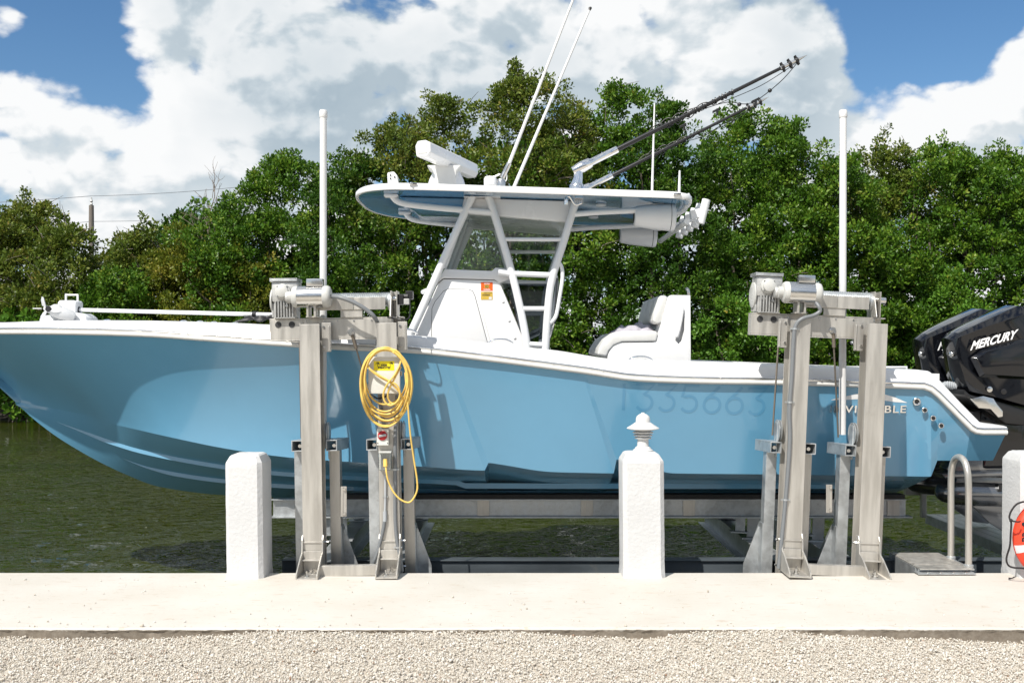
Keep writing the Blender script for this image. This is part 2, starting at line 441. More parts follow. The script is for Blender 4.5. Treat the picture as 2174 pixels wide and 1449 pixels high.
# ================================================================== SETTING
WATER_Z = -0.50
DY0, DY1 = 3.92, 5.40          # dock near and far edge
def build_setting():
    # --- water
    m = bpy.data.materials.new('green_canal_water'); m.use_nodes = True
    k = NT(m.node_tree); b = m.node_tree.nodes['Principled BSDF']
    tc = k.n('ShaderNodeTexCoord').outputs['Object']
    n0 = k.noise(tc, .45, 3, .5)
    k.l(k.ramp(n0, [(.3, (.015, .021, .0012)), (.7, (.025, .031, .002))]), b.inputs['Base Color'])
    b.inputs['Roughness'].default_value = .04
    b.inputs['IOR'].default_value = 1.33
    rot = k.n('ShaderNodeVectorRotate'); rot.rotation_type = 'Z_AXIS'; rot.inputs['Angle'].default_value = R(-22)
    k.l(tc, rot.inputs['Vector'])
    w = k.vmath('MULTIPLY', rot.outputs[0], (.45, 1.5, 1))
    a = k.noise(w, 6.0, 3, .55, .5)
    c = k.noise(k.vmath('MULTIPLY', tc, (.8, 1.3, 1)), 14, 2, .5)
    gust = k.mapr(k.noise(tc, .22, 2, .5), .35, .62, .35, 1.0)
    hgt = k.math('MULTIPLY', k.math('MULTIPLY_ADD', c, .16, a), gust)
    bn = k.n('ShaderNodeBump'); bn.inputs['Strength'].default_value = 1.0; bn.inputs['Distance'].default_value = .14
    k.l(hgt, bn.inputs['Height']); k.l(bn.outputs[0], b.inputs['Normal'])
    # ripples as real relief: short crests running away from the dock, fading with distance
    rng = np.random.default_rng(21)
    gx = np.concatenate([[-250, -60, -30, -18], np.linspace(-14.6, -7.5, 110), np.linspace(-7.45, 6.6, 280), [10, 25, 60, 250]])
    ys = [5.3]
    while ys[-1] < 24: ys.append(ys[-1] + .030 + .0045 * (ys[-1] - 5.3))
    gy = np.concatenate([[4.9], ys, [27, 36]])
    XX, YY = np.meshgrid(gx, gy)
    ZZ = np.zeros_like(XX)
    for i in range(34):
        lam = .13 * (2.9 ** rng.random()); an = math.atan2(-.50, .86) + rng.normal(0, .42); kx, ky = math.cos(an), math.sin(an)
        amp = .052 * lam / 6.283 * (1.15 if lam < .25 else .8)
        ZZ += amp * np.sin(6.283 / lam * (kx * XX + ky * YY) + rng.uniform(0, 6.28) + .8 * np.sin(XX * .9 + YY * .6 + i))
    env = np.clip((XX + 14.6) / .6, 0, 1) * np.clip((6.6 - XX) / .6, 0, 1) * np.clip((YY - 5.2) / .2, 0, 1) * np.clip((24 - YY) / 12, 0, 1)
    env *= .72 + .42 * np.sin(XX * .55 + .7 * np.sin(YY * .5)) * np.sin(YY * .62 + XX * .21 + 1)
    ZZ = WATER_Z + ZZ * env
    ny_, nx_ = XX.shape
    idx = np.arange(ny_ * nx_).reshape(ny_, nx_)
    wf = np.stack([idx[:-1, :-1], idx[:-1, 1:], idx[1:, 1:], idx[1:, :-1]], -1).reshape(-1, 4)
    wo = mesh_np('water', np.stack([XX, YY, ZZ], -1).reshape(-1, 3), wf, m)
    wo.data.polygons.foreach_set('use_smooth', [True] * len(wf)); wo['kind'] = 'structure'
    # --- far bank terrain out to the horizon
    mb = MB(); rows = []
    for Y, z in ((28.9, -1.2), (29.3, -.48), (29.9, -.32), (34, -.2), (80, -.1), (1500, 0)):
        rows.append([(x, Y, z + (.06 * math.sin(x * 1.7) + .04 * math.sin(x * 4.1) if 29 < Y < 31 else 0)) for x in np.linspace(-900 if Y > 59 else -250, 900 if Y > 59 else 250, 401)])
    mb.grid(rows)
    struct('far_bank', mb, M['bank'])
    # --- dock: painted concrete cap with a rough near edge
    m = bpy.data.materials.new('cream_painted_concrete'); m.use_nodes = True
    k = NT(m.node_tree); b = m.node_tree.nodes['Principled BSDF']
    tc = k.n('ShaderNodeTexCoord').outputs['Object']
    sx = k.n('ShaderNodeSeparateXYZ'); k.l(tc, sx.inputs[0])
    n1 = k.noise(tc, 1.6, 5, .6); n2 = k.noise(k.vmath('MULTIPLY', tc, (1, 3, 1)), 7, 6, .7); n3 = k.noise(tc, 38, 3, .6)
    col = k.ramp(n1, [(.3, (.51, .475, .42)), (.7, (.57, .54, .495))])
    col = k.mix(k.mapr(n2, .56, .68, 0, .55), col, (.42, .33, .24))
    col = k.mix(k.mapr(n3, .64, .72, 0, .6), col, (.34, .29, .24))
    # paint stops raggedly below the lip: bare grey concrete beneath
    drip = k.noise(k.vmath('MULTIPLY', tc, (14, 1, 0.3)), 2.0, 4, .6)
    zl = k.math('ADD', sx.outputs[2], k.math('MULTIPLY', drip, .035))
    col = k.mix(k.mapr(zl, -.004, .006), k.ramp(k.noise(tc, 30, 5, .7), [(.3, (.20, .165, .13)), (.7, (.34, .30, .25))]), col)
    k.l(col, b.inputs['Base Color']); b.inputs['Roughness'].default_value = .72
    bn = k.n('ShaderNodeBump'); bn.inputs['Strength'].default_value = .18; bn.inputs['Distance'].default_value = .01
    k.l(k.math('ADD', n2, k.math('MULTIPLY', n3, .5)), bn.inputs['Height']); k.l(bn.outputs[0], b.inputs['Normal'])
    mb = MB(); rng = np.random.default_rng(3)
    xs = np.linspace(-16, 16, 900)
    def wob(a, s): return a * (math.sin(s * 1.3) + .6 * math.sin(s * 3.7 + 1) + .4 * math.sin(s * 9.1 + 2))
    rows = [[], [], [], [], [], [], []]
    for x in xs:
        e = wob(.004, x) + rng.normal(0, .0012)
        z = wob(.0012, x * .8)
        rows[0].append((x, DY0 + .022 + e * .5 + rng.normal(0, .002), -.30))
        rows[1].append((x, DY0 + .014 + e * .5 + rng.normal(0, .003), -.03 + rng.normal(0, .003)))
        rows[2].append((x, DY0 + .002 + e, -.012 + rng.normal(0, .0015)))
        rows[3].append((x, DY0 + .010 + e, z))
        rows[4].append((x, (DY0 + DY1) / 2, wob(.0015, x * .6)))
        rows[5].append((x, DY1 - .010 + wob(.003, x), 0.0))
        rows[6].append((x, DY1 + wob(.003, x), -.012))
    mb.grid(rows)
    mb.grid([[rows[6][i] for i in range(900)], [(x, DY1, -2.2) for x in xs]])
    struct('dock', mb, m, smooth=40)
    # --- ground and gravel
    gm = bpy.data.materials.new('pale_gravel_bed'); gm.use_nodes = True
    k = NT(gm.node_tree); b = gm.node_tree.nodes['Principled BSDF']
    tc = k.n('ShaderNodeTexCoord').outputs['Object']
    k.l(k.ramp(k.noise(tc, 55, 3, .7), [(.35, (.40, .36, .30)), (.65, (.56, .51, .44))]), b.inputs['Base Color'])
    b.inputs['Roughness'].default_value = .95
    mb = MB(); gx = [-120, -40, -12, -6] + list(np.linspace(-4.6, 4.6, 120)) + [6, 12, 40, 120]
    gy = [-120, -30, -8, -1, 1.6] + list(np.linspace(2.45, DY0 + .03, 24))
    mb.grid([[(x, y, ground_z(x, y) - .012) for x in gx] for y in gy])
    struct('gravel_ground', mb, gm, smooth=60)
    # pebbles
    pm = bpy.data.materials.new('cream_pebble'); pm.use_nodes = True
    k = NT(pm.node_tree); b = pm.node_tree.nodes['Principled BSDF']
    at = k.n('ShaderNodeAttribute'); at.attribute_name = 'tint'
    k.l(k.ramp(at.outputs['Fac'], [(0, (.36, .31, .25)), (.08, (.47, .42, .35)), (.5, (.56, .52, .455)), (.97, (.64, .61, .56)), (1, (.25, .14, .08))]), b.inputs['Base Color'])
    b.inputs['Roughness'].default_value = .85
    rng = np.random.default_rng(11)
    bmi = bmesh.new(); bmesh.ops.create_icosphere(bmi, subdivisions=1, radius=1.0)
    iv = np.array([v.co[:] for v in bmi.verts]); ifc = np.array([[v.index for v in f.verts] for f in bmi.faces]); bmi.free()
    V_, F_, T_ = [], [], []; base_n = 0
    octv = np.array([(1, 0, 0), (-1, 0, 0), (0, 1, 0), (0, -1, 0), (0, 0, 1), (0, 0, -1)], float)
    octf = np.array([(0, 2, 4), (2, 1, 4), (1, 3, 4), (3, 0, 4), (2, 0, 5), (1, 2, 5), (3, 1, 5), (0, 3, 5)])
    for sv, sf, N, med, lo, hi, lift in ((octv, octf, 64000, .0052, .003, .009, .003), (iv, ifc, 17000, .0060, .004, .013, .0051)):
        px = rng.uniform(-3.35, 3.35, N); py = rng.uniform(2.62, DY0 + .004, N)
        sz = np.clip(rng.lognormal(math.log(med), .30, N), lo, hi)
        kick = np.arange(N) < (70 if lift > .005 else 160)          # grains kicked up onto the dock
        py = np.where(kick, DY0 + .02 + 1.35 * rng.random(N) ** 2.5, py); px = np.where(kick, px * 1.1, px)
        pz = np.array([ground_z(a_, c_) for a_, c_ in zip(px, py)]) + rng.uniform(-.010, lift, N)
        pz = np.where(kick, sz * .3 + .002, pz)
        sca = sz[:, None] * rng.uniform(.65, 1.25, (N, 3)); sca[:, 2] *= .65
        q = rng.normal(size=(N, 4)); q /= np.linalg.norm(q, axis=1)[:, None]
        w, x, y, z = q.T
        RM = np.stack([1-2*(y*y+z*z), 2*(x*y-z*w), 2*(x*z+y*w), 2*(x*y+z*w), 1-2*(x*x+z*z), 2*(y*z-x*w), 2*(x*z-y*w), 2*(y*z+x*w), 1-2*(x*x+y*y)], 1).reshape(N, 3, 3)
        lump = rng.uniform(.80, 1.2, (N, len(sv), 1))
        loc = (sv[None] * lump) * sca[:, None, :]
        vv = np.einsum('nij,nkj->nki', RM, loc) + np.stack([px, py, pz], 1)[:, None, :]
        F_.append((sf[None] + (np.arange(N) * len(sv))[:, None, None]).reshape(-1, 3) + base_n); V_.append(vv.reshape(-1, 3)); base_n += N * len(sv)
        T_.append(np.repeat(rng.random(N), len(sf)))
    o = mesh_np('gravel', np.concatenate(V_), np.concatenate(F_), pm, np.concatenate(T_))
    o['kind'] = 'stuff'; o['label'] = 'loose cream and white gravel in front of the dock'

def ground_z(x, y):
    g = -.030 + .012 * math.sin(x * .9 + 1.0) + .010 * math.sin(x * 2.3 + 4)
    g += -.030 * math.exp(-((x - .75) / .35) ** 2) * 1.0 - .034 * max(0, min(1, (x - 1.55) / .5)) - .012 * math.exp(-((x + 2.6) / .7) ** 2)
    t = max(0.0, (DY0 - y))
    return g - .02 * min(1, t * 1.0) + .006 * math.sin(x * 5 + y * 7) + .004 * math.sin(x * 13 - y * 11)

def mesh_np(name, v, f, m, tint=None, parent=None, m2=None, idx=None):
    me = bpy.data.meshes.new(name)
    nf, kf = f.shape
    me.vertices.add(len(v)); me.vertices.foreach_set('co', np.ascontiguousarray(v, dtype=np.float32).ravel())
    me.loops.add(nf * kf); me.loops.foreach_set('vertex_index', np.ascontiguousarray(f, dtype=np.int32).ravel())
    me.polygons.add(nf); me.polygons.foreach_set('loop_start', np.arange(0, nf * kf, kf, dtype=np.int32))
    me.update(calc_edges=True)
    if tint is not None:
        a = me.attributes.new('tint', 'FLOAT', 'FACE'); a.data.foreach_set('value', tint.astype(np.float32))
    me.materials.append(m)
    if m2 is not None:
        me.materials.append(m2); me.polygons.foreach_set('material_index', idx.astype(np.int32))
    me.validate()
    o = bpy.data.objects.new(name, me); C.objects.link(o)
    if parent is not None: o.parent = parent
    return o
build_setting()

# ================================================================== TREES
def leaves_np(rng, cen, rad, per, L, upb=.45):
    """sprigs of leaves: cen (n,3), rad (n,), per leaves each"""
    n = len(cen)
    c = np.repeat(cen, per, 0); r = np.repeat(rad, per)
    off = rng.normal(size=(n * per, 3)); off /= np.linalg.norm(off, axis=1)[:, None]
    rr = rng.random(n * per) ** .45
    pos = c + off * (r * rr)[:, None] * np.array([1, 1, .85])
    d = off * .8 + rng.normal(size=off.shape) * .45 + np.array([0, 0, upb])
    d /= np.linalg.norm(d, axis=1)[:, None]
    s = np.cross(d, rng.normal(size=d.shape)); s /= np.linalg.norm(s, axis=1)[:, None]
    nn = np.cross(d, s)
    ln = L * rng.uniform(.7, 1.25, n * per)
    a = pos; tip = pos + d * ln[:, None]
    mid = pos + d * (ln * .55)[:, None] + nn * (ln * .06)[:, None]
    lft = mid + s * (ln * .28)[:, None]; rgt = mid - s * (ln * .28)[:, None]
    v = np.stack([a, lft, tip, rgt], 1).reshape(-1, 3)
    i = np.arange(n * per) * 4
    f = np.stack([np.stack([i, i + 1, i + 2], 1), np.stack([i, i + 2, i + 3], 1)], 1).reshape(-1, 3)
    t = np.repeat(np.clip(np.repeat(rng.random(n), per) * .5 + rng.random(n * per) * .5, 0, 1), 2)
    return v, f, t

def make_tree(name, label, cat, X, Y, top, w, lm, seed, group, base=-.32, ncl=230, per=64, L=.085, sparse=0.0, shoots=16, roots=False, depth=1.0, crown='crown'):
    rng = np.random.default_rng(seed)
    t = thing(name, label, cat, (X, Y, base), group)
    H = top - base
    ph = rng.uniform(0, 6.28, 4)
    # envelope clusters, most of them near the outside of the crown and on the canal side
    n = ncl
    tt = rng.random(n) ** .9
    th = np.where(rng.random(n) < .70, rng.normal(-math.pi / 2, .85, n), rng.uniform(0, 6.28, n))
    env = w * (1 - .30 * (1 - tt) ** 3) * np.sqrt(np.clip(1 - (np.clip((tt - .45) / .57, 0, 1)) ** 2.2, 0, 1))
    env = env * (1 + .22 * np.sin(3 * th + ph[0] + 5 * tt) + .18 * np.sin(2 * th + ph[1] - 7 * tt))
    rr = np.where(rng.random(n) < .72, rng.uniform(.78, 1.06, n), rng.random(n) ** .6)
    cen = np.stack([env * rr * np.cos(th), env * rr * np.sin(th) * depth, tt * H * .93 + .05], 1)
    # gather the clusters into boughs: leafy above and outside, open and dark beneath
    nb = max(12, n // 7); bc_ = cen[:nb]; own = rng.integers(0, nb, n)
    Rb = (rng.uniform(.40, .85, nb) * (1 - .30 * tt[:nb]))[own]
    out_ = bc_[own] * np.array([.5, .6, 0]) / max(w, .1) + rng.normal(0, .75, (n, 3)) + np.array([0, -.25, .55])
    out_ /= np.linalg.norm(out_, axis=1)[:, None]
    spread = bc_[own] + out_ * Rb[:, None] * np.array([1.15, 1.0, .72])
    cen = np.where((np.arange(n) < n * .70)[:, None], spread, cen)
    cen[:, 2] = np.clip(cen[:, 2], .05, H)
    rad = rng.uniform(.17, .36, n) * (1 - .25 * tt)
    if sparse:
        keep = rng.random(n) > sparse * np.clip((tt - .5) / .5, 0, 1); cen = cen[keep]; rad = rad[keep]
    # upright shoots that break the skyline
    sc = []; sr = []; tips = []
    for i in range(shoots):
        a = rng.uniform(0, 6.28); q = rng.random() ** .7
        bx, by = w * .85 * q * math.cos(a), w * .6 * q * math.sin(a)
        z0 = H * (.93 - .30 * q * q) - .25; ln = rng.uniform(.35, 1.0) * (1.25 - .5 * q)
        lean = rng.normal(0, .16, 2)
        m_ = int(5 + ln * 7)
        for j in range(m_):
            f = j / (m_ - 1)
            sc.append((bx + lean[0] * ln * f + rng.normal(0, .05), by + lean[1] * ln * f, z0 + ln * f)); sr.append(.20 * (1 - .6 * f) + .04)
        tips.append(((bx, by, z0 - .4), (bx + lean[0] * ln * .7, by + lean[1] * ln * .7, z0 + ln * .7)))
    v1, f1, t1 = leaves_np(rng, cen, rad, per, L)
    v2, f2, t2 = leaves_np(rng, np.array(sc), np.array(sr), max(10, per // 4), L)
    V_ = np.concatenate([v1, v2]); F_ = np.concatenate([f1, f2 + len(v1)])
    hz = V_[F_[:, 0], 2] / H + rng.normal(0, .10, len(F_))
    idx = (hz < .62).astype(int) if lm == 'leaf_olive' and X > -9 else np.zeros(len(F_), int)
    mesh_np(crown, V_, F_, M[lm], np.concatenate([t1, t2]), t, M['leaf_green'], idx)
    # trunk with limbs
    mb = MB()
    stems = rng.integers(2, 4)
    for sidx in range(stems):
        a = rng.uniform(0, 6.28); p0 = Vector((.35 * math.cos(a), .25 * math.sin(a), -.35))
        p3 = Vector((w * .45 * math.cos(a + rng.normal(0, .5)), w * .35 * math.sin(a), H * rng.uniform(.62, .80)))
        pts = [p0.lerp(p3, f) + Vector((rng.normal(0, .07), rng.normal(0, .07), 0)) for f in np.linspace(0, 1, 7)]
        mb.tube(pts, [.075 * (1 - .8 * f) + .008 for f in np.linspace(0, 1, 7)], 6)
        for b in range(6):
            i = int(rng.integers(2, 7)); q = pts[i]
            aa = rng.uniform(0, 6.28)
            e = q + Vector((math.cos(aa) * w * .45, math.sin(aa) * w * .4, rng.uniform(.3, .8))); e.z = min(e.z, H * .86)
            md = q.lerp(e, .5) + Vector((0, 0, -.08))
            mb.tube([q, md, e], [.024, .016, .006], 4, caps=False)
    for a_, b_ in tips: mb.tube([Vector(a_), Vector(b_)], [.014, .005], 4, caps=False)
    if roots:
        for r_ in range(9):
            a = rng.uniform(0, 6.28); d = rng.uniform(.3, 1.1)
            mb.tube(smooth_path([(0, 0, rng.uniform(.4, .9)), (d * .6 * math.cos(a), -d * .6, .35), (d * math.cos(a), -d, -.5)], 4), .02, 5, caps=False)
    tw_ = MB()
    if sparse > .25:
        for _ in range(110 if px_left(X, Y) else 30):          # bare outer twigs
            a = rng.uniform(-2.9, -.2); p = Vector(cen[rng.integers(0, len(cen))].tolist()); d = Vector((math.cos(a) + .5, math.sin(a) * .8, rng.uniform(.1, 1.0))).normalized() * rng.uniform(.35, .9)
            tw_.tube([p, p + d * .5 + Vector((0, 0, .04)), p + d], [.014, .010, .005], 3, caps=False)
        tw_.v = [v + t.location for v in tw_.v]; o_ = obj('twigs', tw_, M['twig'], t); o_['kind'] = 'stuff'
    for i, v in enumerate(mb.v): mb.v[i] = v + t.location
    obj('trunk', mb, M['bark'], t)
    return t

def px_left(X, Y): return CX + X * F / (Y - CAMY) < 320
def TX(px, Y): return (px - CX) * (Y - CAMY) / F
def TZ(py, Y): return CAMZ + (HY - py) * (Y - CAMY) / F

FRONT = [  # px, py of the top, half width m, leaf, label, sparse
 (-95, 395, 1.6, 'leaf_olive', 'olive mangrove at the far left, cut by the left edge of the photo', .2),
 (60, 408, 1.35, 'leaf_olive', 'olive brown mangrove behind the propeller on the bow, left of the far utility pole', .35),
 (140, 440, 1.0, 'leaf_olive', 'olive mangrove just left of the utility pole, its thin twigs leaning right', .4),
 (300, 448, 1.2, 'leaf_olive', 'low mangrove with a gap of sky above, just right of the utility pole', .3),
 (402, 462, 1.15, 'leaf_yellow', 'yellow green mangrove in front of the bare twiggy tree', .1),
 (512, 398, 1.05, 'leaf_green', 'green mangrove right of the bare tree, first of the tall hedge', .1),
 (625, 325, 1.2, 'leaf_green', 'dense green mangrove left of the left white guide pole', 0),
 (742, 322, 1.2, 'leaf_deep', 'dark dense mangrove right of the left guide pole and left of the hardtop', 0),
 (838, 228, 1.05, 'leaf_olive', 'tall thin mangrove above the front tip of the hardtop', .5),
 (945, 195, 1.15, 'leaf_olive', 'tall open topped mangrove rising behind the white radar', .45),
 (1100, 128, 1.05, 'leaf_olive', 'tallest mangrove of the hedge, topping out left of the two long white antennas', .35),
 (1200, 185, .95, 'leaf_olive', 'tall mangrove seen just right of the two long white antennas', .35),
 (1310, 165, 1.05, 'leaf_green', 'tall mangrove with open crown above the base of the dark outrigger', .3),
 (1408, 210, .95, 'leaf_deep', 'dark mangrove behind the thin short antenna at the back of the hardtop', .15),
 (1560, 215, 1.15, 'leaf_green', 'mangrove behind the tips of the two outriggers', .25),
 (1665, 235, .95, 'leaf_green', 'mangrove with its top leaning right, just right of the outrigger tips', .3),
 (1770, 330, 1.25, 'leaf_green', 'broad green mangrove directly behind the right white guide pole', 0),
 (1860, 300, 1.05, 'leaf_olive', 'mangrove with a thin grey green top just right of the right guide pole', .3),
 (1985, 305, 1.35, 'leaf_green', 'broad dense mangrove above the far black outboard', 0),
 (2105, 312, 1.3, 'leaf_green', 'broad dense mangrove above the near black outboard', 0),
 (2240, 310, 1.4, 'leaf_deep', 'dense mangrove at the right edge of the photo', 0)]
for i, (px, py, w, lm, lb, sp) in enumerate(FRONT):
    Y = 30.6 + .6 * math.sin(i * 2.3)
    make_tree('mangrove_tree', lb, 'tree', TX(px, Y), Y, TZ(py - 4, Y) - ((.75 if 100 < px < 350 else .35) if px < 460 else 0), w * (1.1 if px < 460 else 1.5), lm, 100 + i, 'mangroves along the far bank',
              ncl=400 if TZ(py, Y) > 6 else 330, per=66, L=.115, sparse=sp, roots=px < 200)
BACK = [(20, 480, 'left of the utility pole'), (275, 520, 'right of the utility pole'), (450, 440, 'below the bare tree'), (690, 370, 'behind the left guide pole'),
        (900, 290, 'behind the radar'), (1040, 265, 'left of the antennas'), (1180, 270, 'right of the antennas'), (1330, 270, 'above the outrigger mount'),
        (1500, 300, 'below the outrigger tips'), (1640, 320, 'left of the right guide pole'), (1800, 360, 'behind the right guide pole'), (2000, 350, 'above the far outboard'), (2200, 350, 'at the right edge')]
for i, (px, py, lb) in enumerate(BACK):
    Y = 34.4 + .5 * math.sin(i * 1.7)
    make_tree('mangrove_tree', 'darker mangrove of the row behind, showing through gaps ' + lb, 'tree', TX(px, Y), Y, TZ(py, Y), 2.5 if px > 420 else 1.5, 'leaf_deep' if px > 420 else 'leaf_olive', 300 + i,
              'mangroves of the row behind', ncl=400 if px > 420 else 260, per=38, L=.185, shoots=6)
# bushes at the waterline
for i, (px, py, w, lm, L, lb) in enumerate([
        (55, 655, 1.0, 'leaf_bright', .15, 'sea grape bush with big round bright leaves below the bow propeller'),
        (170, 640, .9, 'leaf_bright', .13, 'sea grape bush with bright leaves behind the white trolling motor head'),
        (255, 560, .85, 'leaf_green', .08, 'bright green bush behind the white trolling motor shaft, left of the golden bush'),
        (400, 520, 1.15, 'leaf_yellow', .075, 'golden green bush behind the middle of the trolling motor shaft'),
        (520, 540, .9, 'leaf_yellow', .075, 'golden green bush just left of the left lift gearbox'),
        (1560, 600, 1.0, 'leaf_bright', .085, 'lighter green bush between the boat seat and the right lift'),
        (2000, 560, .9, 'leaf_bright', .085, 'light green bush left of the black outboards')]):
    Y = 28.7 + (.3 if px > 600 else 0)
    make_tree('bank_bush', lb, 'bush', TX(px, Y), Y + .5, TZ(py, Y), w * 1.45, lm, 500 + i, 'bushes on the far bank', base=-.45, ncl=170, per=64 if L < .1 else 34, L=L * 1.35, shoots=4, roots=px < 200, depth=.6, crown='foliage')
# bare twiggy tree
def bare_tree():
    rng = np.random.default_rng(5); Y = 31.6
    t = thing('bare_tree', 'bare leafless twiggy tree standing above the hedge at left', 'tree', (TX(470, Y), Y, -.3))
    mb = MB()
    def br(p, d, ln, r, lev):
        q = p + d * ln
        mid = p.lerp(q, .5) + Vector(rng.normal(0, ln * .05, 3))
        mb.tube([p, mid, q], [r, r * .8, r * .6], 5 if lev < 2 else 3, caps=False)
        if lev < 5:
            for _ in range(3 if lev else 4):
                nd = (d + Vector((rng.normal(0, .55), rng.normal(0, .40), rng.normal(.10, .2)))).normalized()
                br(p.lerp(q, rng.uniform(.45, 1)), nd, ln * rng.uniform(.5, .75), r * .58, lev + 1)
    br(Vector((TX(470, Y), Y, -.3)), Vector((0, 0, 1)), 3.4, .11, 0)
    top = max(v.z for v in mb.v); want = TZ(322, Y)
    for i, v in enumerate(mb.v): mb.v[i] = Vector((v.x, v.y, -.3 + (v.z + .3) * (want + .3) / (top + .3)))
    obj('trunk', mb, M['bark'], t)
bare_tree()
# utility pole and its two wires, far behind
mb = MB(); b = P(194, 560, 60); b.z = -.3
mb.tube([b, P(194, 470, 60), P(194, 436, 60)], [.16, .15, .14], 10)
t = thing('utility_pole', 'weathered wooden utility pole far behind the trees at left', 'pole', b)
obj('post', mb, M['wood'], t, smooth=40)
mb = MB(); mb.lathe([(.06, 0), (.09, .1), (.05, .18), (.09, .28), (.05, .36), (.04, .5)], P(194, 437, 60)); obj('insulator', mb, M['cast'], t, smooth=40)
def sag(a, b_, s, n=24):
    a = Vector(a); b_ = Vector(b_)
    return [a.lerp(b_, f) - Vector((0, 0, s * 4 * f * (1 - f))) for f in np.linspace(0, 1, n)]
mb = MB(); mb.tube(sag(P(-700, 430, 90), P(194, 416, 60), .6), .016, 4); mb.tube(sag(P(194, 416, 60), P(760, 365, 52), .25), .014, 4)
tag(obj('power_line', mb, M['conduit']), 'thin power line running from the top of the far utility pole', 'wire')
mb = MB(); mb.tube(sag(P(-300, 480, 70), P(194, 470, 60.3), .3), .014, 4); mb.tube(sag(P(194, 470, 60.3), P(700, 445, 54), .15), .012, 4)
tag(obj('power_line', mb, M['conduit']), 'lower thin wire crossing just above the low trees near the utility pole', 'wire')

# ================================================================== BOAT
BY = 7.12                                         # centre plane of the hull
bs = interp([-5.02, -4.96, -4.88, -4.6, -4.15, -3.7, -3.2, -2.3, -1.4, 0, 1.5, 3, 4.2], [-.01, 0, .20, .46, .74, .94, 1.07, 1.22, 1.29, 1.32, 1.30, 1.25, 1.20])
bc = interp([-4.38, -4.05, -3.7, -3.3, -2.75, -1.95, -1.0, 0, 1.5, 4.2], [0, .07, .20, .45, .72, .94, 1.07, 1.10, 1.12, 1.11])
def trace(pix, bf):
    """pixel curve on the near side of the hull -> (X, Z) table"""
    out = []
    for px, py in pix:
        X = -2.0 if px < 600 else 1.0
        for _ in range(60): X = .5 * X + .5 * ((px - CX) * (BY - CAMY - bf(X)) / F)
        out.append((X, CAMZ - (py - HY) * (BY - CAMY - bf(X)) / F))
    return out
def table(pts):
    return interp([p[0] for p in pts], [p[1] for p in pts])
shX = [(-4.96, 1.742)] + trace([(0, 706), (150, 707), (300, 711), (450, 721), (580, 730), (720, 739), (860, 745), (1050, 765), (1190, 783), (1250, 791), (1300, 799), (1335, 804), (1400, 808), (1500, 811), (1640, 813), (1880, 820), (1960, 823)], bs)
sheerZ = table(shX)
chX = [(-4.38, 1.115)] + trace([(120, 874), (280, 909), (350, 925), (470, 950), (575, 966), (640, 973), (730, 979), (900, 990), (1029, 998), (1037, 982), (1060, 985), (1170, 1001), (1240, 1003), (1303, 1004), (1309, 975), (1330, 977), (1360, 985), (1430, 1004), (1610, 1006), (1975, 1011)], bc)
chineZ = table(chX)
kzp = [(-4.96, 1.742)] + [((px - CX) * (BY - CAMY) / F, CAMZ - (py - HY) * (BY - CAMY) / F) for px, py in ((-62, 762), (0, 815), (62, 881), (143, 941), (264, 1005), (341, 1033), (472, 1050), (620, 1056))] + [(0, .285), (4.0, .285)]
keelZ = table(kzp)
XS0, XS1 = -4.96, shX[-1][0]
XC0, XC1 = -4.38, chX[-1][0]
NU, NV = 300, 26
us = np.unique(np.concatenate([np.linspace(0, 1, NU) ** 1.25, [(chX[i][0] - XC0) / (XC1 - XC0) for i in range(len(chX))]]))
def side_point(u, v):
    xs = XS0 + u * (XS1 - XS0); xc = XC0 + u * (XC1 - XC0)
    S = Vector((xs, BY - bs(xs), sheerZ(xs))); Ch = Vector((xc, BY - bc(xc), chineZ(xc)))
    p = S.lerp(Ch, v)
    k = .010 + .075 / (1 + math.exp((xs + 1.35) / .28))
    p.y += k * 4 * v * (1 - v)                       # concave flare at the bow
    # stem curve at u = 0
    z0 = 1.742 + v * (1.115 - 1.742)
    w = (1 - u) ** 14
    if w > 1e-4:
        # x on the stem at height z0
        lo, hi = -4.96, -4.38
        for _ in range(30):
            md = .5 * (lo + hi)
            if keelZ(md) > z0: lo = md
            else: hi = md
        xl = XS0 + v * (XC0 - XS0)
        p.x += (lo - xl) * w
    return p
SIDE = [[side_point(u, v) for v in np.linspace(0, 1, NV)] for u in us]
_sx = np.array([[p.x for p in r] for r in SIDE]); _sy = np.array([[p.y for p in r] for r in SIDE]); _sz = np.array([[p.z for p in r] for r in SIDE])
def hull_y(X, Z):
    zz = [np.interp(X, _sx[:, j], _sz[:, j]) for j in range(NV)]; yy = [np.interp(X, _sx[:, j], _sy[:, j]) for j in range(NV)]
    return float(np.interp(Z, zz[::-1], yy[::-1]))
def mir(p): return Vector((p[0], 2 * BY - p[1], p[2]))
boat = thing('center_console_boat', 'blue and white center console fishing boat raised on the boat lift', 'boat', (0, BY, .28))
mb = MB()
mb.grid(SIDE); mb.grid([[mir(p) for p in r] for r in SIDE])
# bottom from chine to keel
BOT = []
for u in us:
    xc = XC0 + u * (XC1 - XC0)
    cz = chineZ(xc); b = bc(xc); kz = keelZ(xc)
    row = []
    for v in np.linspace(0, 1, 12):
        vv = v
        y = b * (1 - vv); z = cz + (kz - cz) * (vv ** 1.0) - .012 * math.sin(math.pi * vv)
        row.append(Vector((xc, BY - y, z)))
    BOT.append(row)
mb.grid(BOT); mb.grid([[mir(p) for p in r] for r in BOT])
